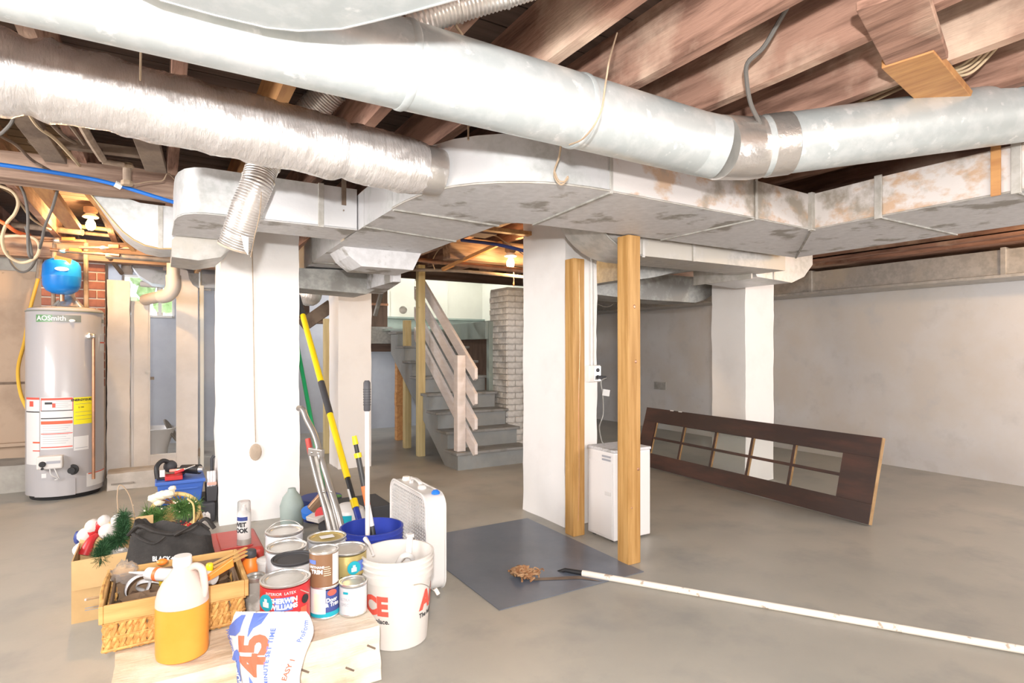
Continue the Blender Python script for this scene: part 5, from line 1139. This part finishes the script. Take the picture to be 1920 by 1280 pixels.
def sy(nm, y0, y1, r, mm, smooth=True): return O(nm, MB().tube([a.lerp(e,kpy(y0)), a.lerp(e,kpy(y1))], r, 14), mm, yp, smooth=True)
sy('blue_ferrule', 1050, 952, .019, m['bucket_blue']); sy('yellow_collar', 952, 936, .023, m['yellow']); sy('black_section', 936, 896, .016, m['black']); sy('yellow_section', 896, 776, .021, m['yellow'])
sy('black_section', 776, 716, .0225, m['rubber']); sy('yellow_section', 716, 591, .021, m['yellow']); sy('black_section', 591, 555, .0225, m['rubber'])
for y0, y1 in ((765,745),(742,733),(590,570)):
    p, q = a.lerp(e,kpy(y0)), a.lerp(e,kpy(y1)); off = (V(0,0,p.z)-p).normalized()*.0225
    O('pole_lettering', MB().obox(p+off, q+off, .008, .002), m['paper'], yp)
p, q = a.lerp(e,kpy(934)), a.lerp(e,kpy(915)); O('side_slot', MB().obox(p-V(.02,.02,0), q-V(.02,.02,0), .012, .004), m['paper'], yp)
S1('green_pole', MB().tube([P(556,640,4.9), P(583,785,4.5), P(600,875,4.25), P(612,965,4.0)], .0165, 12), m['green'], 'thin green pole leaning behind the bright column edge', 'pole', smooth=True)
cr_ = T('aluminium_frame', 'folded aluminium crutches leaning beside the bright column', 'crutches', ZP(630,1040,0))
O('curved_tube', MB().tube(cr([P(560,765,3.75), P(568,768,3.72), P(575,785,3.7), P(590,815,3.65), P(600,850,3.6), P(618,915,3.5), P(640,1000,3.35), P(648,1045,3.3)], 6), .019, 12), m['alu'], cr_, smooth=True)
O('leg_tube', MB().tube(cr([P(583,850,3.66), P(597,905,3.57), P(612,960,3.48), P(628,1040,3.4)], 4), .019, 12), m['alu'], cr_, smooth=True)
O('leg_tube', MB().tube(cr([P(596,840,3.56), P(615,900,3.48), P(632,955,3.38), P(652,1040,3.3)], 4), .019, 12), m['alu'], cr_, smooth=True)
O('leg_tube', MB().tube(cr([P(592,855,3.5), P(606,915,3.5), P(620,960,3.42), P(640,1040,3.32)], 4), .010, 12), m['seam_metal'], cr_, smooth=True)
O('hinge_plate', MB().obox(P(580,846,3.58), P(606,850,3.53), .03, .05), m['alu'], cr_, bevel=.006)
O('red_grip', MB().tube([P(577,822,3.66), P(582,850,3.64)], .017, 10), m['case_red'], cr_, smooth=True)
for px, py in ((607,921),(621,921),(597,849),(585,848)): O('rivet', MB().ball(P(px,py,3.42), .009, 10), m['tin'], cr_, smooth=True)
# box fan, grille faces -X
fn = T('box_fan', 'white box fan with a lattice grille standing behind the white bucket', 'fan', (1.21, 3.02, 0))
fX, fY0, fY1, fH = 1.16, 2.755, 3.29, .50
def rrect(y0, y1, z0, z1, r, n=5):
    out = []
    for (cy, cz, a0_) in ((y1-r, z0+r, -PI/2), (y1-r, z1-r, 0), (y0+r, z1-r, PI/2), (y0+r, z0+r, PI)):
        out += [(cy+r*math.cos(a0_+PI/2*k/n), cz+r*math.sin(a0_+PI/2*k/n)) for k in range(n+1)]
    return out
ou = rrect(fY0, fY1, .0, fH, .07); inn = rrect(fY0+.022, fY1-.022, .022, fH-.022, .055); n = len(ou); b = MB()
for x0, x1, A_, B_ in ((fX, fX+.105, ou, ou), (fX+.105, fX, inn, inn)): b.add([(x0,y,z) for y,z in A_]+[(x1,y,z) for y,z in B_], [(i,(i+1)%n,n+(i+1)%n,n+i) for i in range(n)])
for x in (fX, fX+.105): b.add([(x,y,z) for y,z in ou]+[(x,y,z) for y,z in inn], [(i,(i+1)%n,n+(i+1)%n,n+i) for i in range(n)])
O('fan_housing', b, m['white_plastic'], fn, smooth=True)
O('front_lip', MB().tube([V(fX, y, z) for y, z in ou + ou[:1]], .006, 6, cap=False), m['white_plastic'], fn, smooth=True)
O('rear_lip', MB().tube([V(fX+.105, y, z) for y, z in ou + ou[:1]], .006, 6, cap=False), m['white_plastic'], fn, smooth=True)
g = MB(); k = 0
yy = fY0+.04
while yy < fY1-.02: g.box(fX+.002, fX+.008, yy-.003, yy+.003, .03, fH-.03); yy += .024
zz = .035
while zz < fH-.02: g.box(fX+.001, fX+.005, fY0+.02, fY1-.02, zz-.0025, zz+.0025); zz += .017
O('lattice_grille', g, m['white_plastic'], fn, kind='stuff')
O('grille_back', MB().box(fX+.095, fX+.10, fY0+.03, fY1-.03, .03, fH-.03), m['dark_cement'], fn)
O('fan_hub', MB().lathe([(.001,.0),(.05,.004),(.055,.03)], (fX+.03, (fY0+fY1)/2, fH/2), 20, (1,0,0)), m['seam_metal'], fn, smooth=True)
for i in range(5):
    q = 2*PI*i/5; c_ = V(fX+.05, (fY0+fY1)/2, fH/2); d1 = V(0, math.cos(q), math.sin(q)); d2_ = V(0, math.cos(q+.9), math.sin(q+.9))
    O('fan_blade', MB().add([c_+d1*.05, c_+d1*.20+V(.02,0,0), c_+d2_*.20-V(.02,0,0), c_+d2_*.05], [(0,1,2,3)]), m['duct_under'], fn)
O('carry_handle', MB().tube(cr([V(fX+.05,2.95,fH), V(fX+.05,2.96,fH+.025), V(fX+.05,3.02,fH+.034), V(fX+.05,3.08,fH+.025), V(fX+.05,3.09,fH)], 5), .008, 8, flat=1.6), m['white_plastic'], fn, smooth=True)
O('speed_knob', MB().lathe([(.022,0),(.024,.004),(.02,.022),(.001,.024)], (fX+.05, 3.17, fH), 18), m['porcelain'], fn, smooth=True)
O('cord_wrap', MB().lathe([(.024,0),(.024,.012),(.016,.02),(.001,.021)], (fX+.05, 2.935, fH), 18), m['white_plastic'], fn, smooth=True)
S1('bottle_top', MB().lathe([(.022,0),(.022,.01),(.012,.02),(.001,.021)], (fX+.07, 2.80, fH-.002), 14), m['blue'], 'small blue cap on the top corner of the box fan', 'cap', smooth=True)
#PART4
# ================================================================== HOLIDAY BOX, BAG, CASES
def needles(b, path, r, n, ln, w_=.0016, droop=0):
    for i in range(n):
        t_ = R.random() * (len(path) - 1.001); k = int(t_); p = path[k].lerp(path[k+1], t_-k)
        tg = (path[k+1]-path[k]).normalized()
        d = V(R.gauss(0,1), R.gauss(0,1), R.gauss(0,1)).normalized() + tg*.5; d.normalize()
        q0 = p + d*r*R.uniform(0,.5); q1 = q0 + d*ln*R.uniform(.6,1.2) + V(0,0,-droop*ln)
        s_ = d.cross(V(R.gauss(0,1),R.gauss(0,1),R.gauss(0,1))).normalized()*w_
        b.add([q0-s_, q0+s_, q1+s_*.3, q1-s_*.3], [(0,1,2,3)])
    return b
xa, xb, ya, yb, zh = -.345, -.03, 3.30, 3.60, .285
cbx = T('cardboard_box', 'open brown cardboard box of holiday decorations on the floor', 'box', ((xa+xb)/2, (ya+yb)/2, 0))
O('box_wall', MB().box(xa, xb, ya, ya+.005, 0, zh), m['cardboard'], cbx)
O('box_wall', MB().box(xa, xb, yb-.005, yb, 0, zh), m['cardboard'], cbx)
O('box_wall', MB().box(xa, xa+.005, ya+.005, yb-.005, 0, zh), m['cardboard'], cbx)
O('box_wall', MB().box(xb-.005, xb, ya+.005, yb-.005, 0, zh), m['cardboard'], cbx)
O('box_floor', MB().box(xa+.005, xb-.005, ya+.005, yb-.005, 0.002, .007), m['cardboard'], cbx)
O('box_flap', MB().add([(xa+.002,ya-.002,zh),(xb,ya-.002,zh+.01),(xb-.01,ya-.022,zh-.125),(xa+.004,ya-.018,zh-.13),(xa+.002,ya+.002,zh),(xb,ya+.002,zh+.01),(xb-.01,ya-.018,zh-.125),(xa+.004,ya-.014,zh-.13)],[(0,1,2,3),(7,6,5,4),(0,4,5,1),(1,5,6,2),(2,6,7,3),(3,7,4,0)]), m['cardboard'], cbx)
O('box_flap', MB().add([(xa,yb,zh),(xb,yb,zh),(xb+.0,yb+.04,zh+.085),(xa+.02,yb+.04,zh+.08),(xa,yb+.004,zh),(xb,yb+.004,zh),(xb,yb+.044,zh+.085),(xa+.02,yb+.044,zh+.08)],[(0,1,2,3),(7,6,5,4),(0,4,5,1),(1,5,6,2),(2,6,7,3),(3,7,4,0)]), m['cardboard'], cbx)
O('small_print', MB().box(xa+.05, xa+.12, ya-.0012, ya, .060, .063).box(xa+.05, xa+.14, ya-.0012, ya, .050, .053), m['print_grey'], cbx, kind='stuff')
O('corner_stain', MB().box(xa-.001, xa, ya+.01, ya+.06, .12, .16), m['brown_inside'], cbx)
balls = [(152,1030,.036,'plush_white','white plush ball at the front left corner of the cardboard box'),(163,1003,.042,'plush_white','white plush ball against the left side of the cardboard box'),(175,986,.036,'plush_white','white plush ball just above the left cluster in the box'),
         (205,995,.046,'plush_white','large white plush ball in the centre of the box'),(222,975,.034,'plush_white','topmost white plush ball at the back of the box'),(196,976,.03,'plush_white','small white plush ball between the larger ones'),(208,984,.020,'gold_ball','shiny gold ornament ball among the white plush')]
for px, py, r_, mm, l in balls:
    d_ = 2.95; S1('plush_ball' if mm != 'gold_ball' else 'ornament_ball', MB().ball(P(px,py,d_), r_, 18, 1,1,1,.08,7), m[mm], l, 'ball', 'holiday decorations in the box' if mm != 'gold_ball' else None, smooth=True)
def hat(label, a, e, r_):
    return S1('santa_hat', MB().tube(cr([a, a.lerp(e,.5)+V(0,0,.02), e],5), [r_*(1-.6*i/10) for i in range(11)], 14), m['red'], label, 'hat', smooth=True)
hat('red felt hat at the back of the cardboard box', P(170,1000,2.95), P(204,980,2.95), .03)
hat('red felt hat lying along the garland in the box', P(158,1040,2.86), P(182,1002,2.92), .028)
S1('navy_cloth', MB().ball(P(146,1008,2.98), .03, 12, 1.2,.6,.8,.2,6), m['navy'], 'dark navy cloth scrap at the left inside the box', 'cloth', smooth=True)
S1('plush_filling', MB().ball(V(-.19,3.46,.15), .12, 18, 1, 1.1, 1, .2, 5), m['plush_white'], 'white padding filling the bottom of the cardboard box', 'padding', smooth=True)
gl = T('pine_garland', 'green artificial pine garland spilling over the front of the cardboard box', 'garland', P(200,1030,2.8))
gp = cr([P(230,962,2.95), P(232,990,2.88), P(224,1012,2.82), P(205,1018,2.8), P(192,1030,2.74), P(190,1048,2.71)], 6)
O('garland_stem', MB().tube(gp, .01, 8), m['garland_green'], gl)
O('garland_needles', needles(MB(), gp, .04, 4200, .034), m['garland_green'], gl, kind='stuff')
wire('twig_loop', 'thin tan twig loop rising above the cardboard box', [P(223,990,2.95), P(221,955,2.95), P(220,925,2.96), P(225,909,2.97), P(238,920,2.98), P(248,945,2.98), P(255,985,2.98)], .0028, m['wire_tan'], 'twig')
# black tool bag
bg_ = T('tool_bag', 'slouching black fabric tool bag behind the wicker basket', 'bag', (.06, 3.2, 0))
FW = V(S_, C_, 0); bcn = P(322, 1100, 2.78); bcn.z = 0; BH = .40
def bagp(q, t_):
    wd = .215 - .045*t_**2; dp = .10*(1-.45*t_**1.5)
    cx_, sx_ = math.cos(q), math.sin(q); e_ = .55
    x = wd * math.copysign(abs(cx_)**e_, cx_); y = dp * math.copysign(abs(sx_)**e_, sx_)
    tz = BH*t_ * (1 - .10*math.cos(q*1)*t_ - .07*t_*noise.noise(V(cx_*2, sx_*2, 2)))
    p = bcn + SU*x + FW*y + V(0,0,tz)
    nn = noise.noise_vector(p*6)*.016 + noise.noise_vector(p*14)*.008
    return p + nn*min(1, t_*4)
NB = 48; rings = [[bagp(2*PI*k/NB, j/24) for k in range(NB)] for j in range(25)]
b = MB(); b.add([p for r_ in rings for p in r_], [(j*NB+k, j*NB+(k+1)%NB, (j+1)*NB+(k+1)%NB, (j+1)*NB+k) for j in range(24) for k in range(NB)] + [list(range(NB))[::-1]])
top_ = rings[-1]; cc = sum(top_, V(0,0,0))/NB
b.add(top_ + [cc.lerp(p,.5)+V(0,0,-.05) for p in top_] + [cc+V(0,0,-.08)], [(k,(k+1)%NB,NB+(k+1)%NB,NB+k) for k in range(NB)] + [(NB+k,NB+(k+1)%NB,2*NB) for k in range(NB)])
for v in b.v: v.z = max(v.z, .001)
O('bag_body', b, m['bag_cloth'], bg_, smooth=True)
O('top_flap', MB().tube(cr([P(243,1002,2.7), P(262,985,2.68), P(290,995,2.68), P(325,1000,2.7), P(360,990,2.72), P(385,972,2.74), P(402,990,2.74)], 5), [.016]*31, 8, flat=.5), m['bag_cloth'], bg_, smooth=True)
O('bag_strap', MB().tube(cr([P(250,1000,2.64), P(270,1012,2.62), P(292,1018,2.6), P(310,1006,2.62)], 5), .012, 8, flat=.35), m['bag_cloth'], bg_, smooth=True)
O('bag_strap', MB().tube(cr([P(330,1003,2.66), P(352,990,2.64), P(372,980,2.66), P(392,992,2.68)], 5), .013, 8, flat=.4), m['bag_cloth'], bg_, smooth=True)
def bf(x, y):
    p = bcn + SU*x - FW*.135; p.z = y; return p
b = tpl(MB(), 'BLACK+DECKER', .030, bf, .09, .297, .0012, .9)
O('brand_lettering', b, m['paper'], bg_)
O('logo_panel', MB().add([bf(-.02,.28)+FW*.004, bf(.20,.28)+FW*.004, bf(.20,.314)+FW*.004, bf(-.02,.314)+FW*.004], [(0,1,2,3)]), m['bag_cloth'], bg_)
# red cases
def case(label, x0, x1, y0, y1, z1):
    t = T('tool_case', label, 'case', ((x0+x1)/2, (y0+y1)/2, 0)); zm = z1*.55
    O('case_base', MB().box(x0, x1, y0, y1, 0, zm-.003), m['case_red'], t, bevel=.018, seg=3)
    O('case_lid', MB().box(x0+.002, x1-.002, y0+.002, y1-.002, zm+.003, z1), m['case_red'], t, bevel=.022, seg=3)
    O('seam_strip', MB().box(x0+.004, x1-.004, y0+.004, y1-.004, zm-.003, zm+.003), m['black'], t)
    O('latch', MB().box((x0+x1)/2-.03, (x0+x1)/2+.0, y0-.008, y0, zm-.03, zm+.03), m['black'], t, bevel=.003)
    O('lid_rib', MB().box(x0+.05, x1-.05, y0+.05, y1-.05, z1, z1+.006), m['case_red'], t, bevel=.003)
    return t
case('red plastic tool case under the spray can, right of the black bag', .21, .46, 3.19, 3.58, .246)
case('red plastic tool case behind the black bag, under the wreath', -.01, .20, 3.36, 3.66, .27)
ptl = S1('yellow_carton', MB().box(.0, .28, 3.02, 3.12, .0, .245), m['cardboard'], 'flat tan carton between the black bag and the wicker basket', 'carton', bevel=.002)
# wreath
wr = T('holiday_wreath', 'green wreath basket with straw, red beads and a cream bow behind the black bag', 'wreath', P(325,960,3.35))
wc = P(328, 968, 3.3); wc.z = .33
rg_ = [wc + SU*(.135*math.cos(q)) + V(0,0,.095*math.sin(q)) + FW*(.03*math.sin(q)) for q in [2*PI*k/24 for k in range(25)]]
O('wicker_rim', MB().tube(rg_, .012, 8), m['straw'], wr, smooth=True)
for k in range(9):
    q = PI*(.2+.6*k/8); p = wc + SU*(.12*math.cos(q)) + V(0,0,.09*math.sin(q))
    O('wicker_rib', MB().tube([p, wc + SU*(.05*math.cos(q)) + V(0,0,.03) + FW*.06], .005, 6), m['copper'], wr)
O('green_sprigs', needles(needles(MB(), cr([wc-SU*.16+V(0,0,.0), wc-SU*.10+V(0,0,-.03)-FW*.03, wc-SU*.04+V(0,0,-.01)-FW*.04], 4), .05, 1500, .05), cr([wc+SU*.03+V(0,0,.06)-FW*.04, wc+SU*.08+V(0,0,.02)-FW*.05, wc+SU*.11+V(0,0,.04)], 4), .045, 1400, .05), m['sprig_green'], wr, kind='stuff')
O('straw_tuft', needles(MB(), [wc-SU*.02+V(0,0,-.05)-FW*.03, wc+SU*.02+V(0,0,.03)-FW*.03], .035, 500, .04, .001), m['straw'], wr, kind='stuff')
b = MB()
for k in range(90): b.ball(wc + SU*R.uniform(-.12,.13) + V(0,0,-.065+R.gauss(0,.010)) - FW*R.uniform(.03,.07), R.uniform(.004,.007), 6)
O('red_beads', b, m['red'], wr, kind='stuff')
b = MB()
for k in range(26): b.ball(wc + SU*R.uniform(-.2,.15) + V(0,0,R.uniform(-.06,.09)) - FW*R.uniform(.05,.09), R.uniform(.003,.0055), 6)
O('white_berries', b, m['ribbon'], wr, kind='stuff')
bw = P(305, 932, 3.3)
for k, (dx, dz, rx) in enumerate(((-.04,-.005,.035),(.0,.012,.034),(.035,.02,.03),(.055,.05,.018),(-.02,-.03,.025))):
    O('bow_loop', MB().ball(bw + SU*dx + V(0,0,dz), rx, 14, .75, 1.1, .6, .35, 5), m['ribbon'], wr, smooth=True)
wire('twig_loop', 'tan twig handle arching over the right of the wreath', [P(352,935,3.15), P(362,945,3.1), P(364,965,3.05), P(363,990,3.0)], .005, m['straw'], 'twig')
S1('gold_folds', MB().grid(lambda u, v: P(365+10*u+8*v, 948+28*v, 3.35) + V(0, .012*math.sin(u*14), 0), 14, 3), m['straw'], 'folded gold paper fan at the right of the wreath', 'paper', smooth=False)
# ================================================================== BIN AND TOOLS BY THE BRIGHT COLUMN
S1('black_case', MB().box(-.02, .345, 4.73, 5.15, 0, .14), m['rubber'], 'low black plastic case on the floor left of the bright column', 'case', bevel=.012)
bn = T('storage_bin', 'blue plastic storage bin full of tools on the black case', 'bin', (.13, 4.92, .141))
bx = MB()
def taper(b, x0, x1, y0, y1, z0, z1, k): return b.add([(x0+k,y0+k,z0),(x1-k,y0+k,z0),(x1-k,y1-k,z0),(x0+k,y1-k,z0),(x0,y0,z1),(x1,y0,z1),(x1,y1,z1),(x0,y1,z1)],[(3,2,1,0),(4,5,6,7),(0,1,5,4),(1,2,6,5),(2,3,7,6),(3,0,4,7)])
O('bin_body', taper(bx, -.02, .275, 4.78, 5.06, .142, .31, .02), m['bin_blue'], bn, bevel=.008)
O('bin_rim', MB().box(-.03, .285, 4.77, 5.07, .29, .315), m['bin_blue'], bn, bevel=.006)
O('bin_rib', MB().box(.02, .235, 4.774, 4.782, .25, .262), m['bin_blue'], bn)
ry = .318
S1('red_tray', MB().box(.03, .14, 4.79, 4.9, ry, ry+.03), m['red'], 'small red plastic tray on top of the blue bin', 'tray', bevel=.004)
dr_ = T('power_drill', 'black and red cordless drill lying at the right on the blue bin', 'drill', (.22, 4.9, ry))
O('drill_body', MB().tube([V(.14,4.95,ry+.05), V(.20,4.9,ry+.05), V(.25,4.86,ry+.05)], [.028,.034,.036], 16), m['black'], dr_, smooth=True)
O('drill_chuck', MB().tube([V(.25,4.86,ry+.05), V(.275,4.84,ry+.05)], [.026,.016], 14), m['tin'], dr_, smooth=True)
O('drill_grip', MB().tube([V(.17,4.93,ry+.04), V(.14,5.02,ry+.015)], [.018,.018], 12), m['case_red'], dr_, smooth=True)
O('battery_pack', MB().box(.09, .16, 4.98, 5.05, ry, ry+.045), m['black'], dr_, bevel=.006)
sw_ = T('power_saw', 'dark power tool with a white label at the left on the blue bin', 'power tool', (.02, 4.95, ry))
O('tool_body', MB().tube(cr([V(-.015,4.86,ry+.01), V(-.02,4.88,ry+.09), V(.02,4.92,ry+.125), V(.07,4.95,ry+.09), V(.09,4.97,ry+.05)], 5), [.016]*21, 12), m['black'], sw_, smooth=True)
O('motor_housing', MB().ball(V(.065,4.95,ry+.075), .045, 16), m['rubber'], sw_, smooth=True)
O('base_plate', MB().box(-.02, .12, 4.86, 4.94, ry, ry+.014), m['rubber'], sw_, bevel=.003)
O('side_label', MB().box(-.002, .03, 4.852, 4.856, ry+.02, ry+.07), m['paper'], sw_)
tool('screwdriver', 'red-handled screwdriver lying across the top of the blue bin', 'screwdriver', V(.09,4.82,ry+.045), V(.22,4.84,ry+.085), .012, .004, m['red'], m['tin'])
tool('pliers', 'tan and red pliers on the blue bin behind the red tray', 'pliers', V(.06,4.9,ry+.05), V(.16,4.86,ry+.06), .012, .008, m['pink_label'], m['tin'])
og = T('tool_caddy', 'dark caddy of clear tubes standing beside the blue bin', 'caddy', (.32, 4.9, .14))
O('caddy_base', taper(MB(), .288, .362, 4.76, 4.95, .141, .25, .006), m['rubber'], og, bevel=.005)
for k in range(3): O('clear_tube', MB().cyl(V(.305+.018*k, 4.79, 0), .012, .25, .36, 12), m['duct_under'], og, smooth=True)
O('pink_label', MB().box(.295, .355, 4.772, 4.776, .26, .28), m['pink_label'], og)
O('caddy_handle', MB().tube([V(.33,4.85,.25), V(.33,4.85,.44), V(.345,4.85,.46)], .012, 8), m['rubber'], og, smooth=True)
S1('plastic_bag', MB().ball(ZP(384,975,.03), .045, 14, 1.2, .8, .5, .6, 5), m['plush_white'], 'small crumpled white plastic bag by the black case', 'bag', smooth=True)
# ================================================================== JUNK BETWEEN THE COLUMN AND THE FAN
bc_ = ZP(612, 1040, 0)
S1('black_crate', taper(MB(), .95, 1.35, 3.80, 4.15, 0, .20, -.01), m['rubber'], 'black plastic crate on the floor behind the paint cans', 'crate', bevel=.008)
S1('green_jug', MB().lathe([(.06,0),(.075,.02),(.08,.16),(.06,.22),(.03,.26),(.025,.28)], (.79, 4.28, 0), 24), m['green_paint'], 'pale green plastic jug at the right edge of the bright column', 'jug', smooth=True)
S1('tape_roll', MB().lathe([(.035,0),(.055,0),(.055,.045),(.035,.045)], P(582,965,3.95), 24, (-.2,-.3,1)), m['blue'], 'blue tape roll on the black crate', 'tape', smooth=True)
S1('red_reel', MB().lathe([(.01,0),(.045,0),(.045,.03),(.01,.03)], P(605,962,3.85), 20, (-.4,-1,.2)), m['red'], 'red round reel on the black crate beside the aluminium tubes', 'reel', smooth=True)
S1('white_box', MB().obox(P(585,975,3.8), P(612,958,3.9), .12, .03), m['pink_label'] if False else m['plush_white'], 'flat white box under the red reel', 'box', bevel=.004)
bs = T('scrub_brush', 'dark brown brush sticking up diagonally behind the aluminium tubes', 'brush', P(590,940,3.9))
O('brush_back', MB().obox(P(578,952,3.9), P(602,925,3.95), .03, .02), m['copper'], bs, bevel=.004)
O('brush_bristles', MB().obox(P(583,957,3.88), P(605,932,3.93), .05, .035), m['brown_inside'], bs)
S1('wooden_dowel', MB().tube([P(610,962,3.7), P(622,1010,3.55)], .012, 10), m['tray_wood'], 'pale wooden handle in front of the black crate', 'handle', smooth=True)
S1('blue_tub', MB().lathe([(.13,0),(.15,.15),(.15,.16)], (1.02, 4.42, 0), 28), m['navy'], 'dark blue round tub behind the black crate', 'tub', smooth=True)
hm = T('white_container', 'white rounded container with a teal label beyond the blue bucket', 'container', ZP(650,1030,0))
hc_ = ZP(652, 1020, 0)
O('container_body', MB().lathe([(.09,0),(.11,.02),(.12,.16),(.10,.23),(.05,.26),(.001,.265)], hc_, 24), m['white_plastic'], hm, smooth=True)
O('teal_label', MB().band(hc_, .121, toang(hc_)-.6, toang(hc_)+.2, .15, .215, 10), m['teal'], hm, smooth=True)
O('dark_base', MB().lathe([(.12,0),(.135,.13),(.125,.15)], hc_, 24), m['rubber'], hm, smooth=True)
S1('green_leaf', MB().ball(P(633,930,4.1), .02, 10, .6, 1.6, .5, .3, 6), m['sprig_green'], 'tiny green scrap beyond the aluminium tubes', 'scrap', smooth=True)
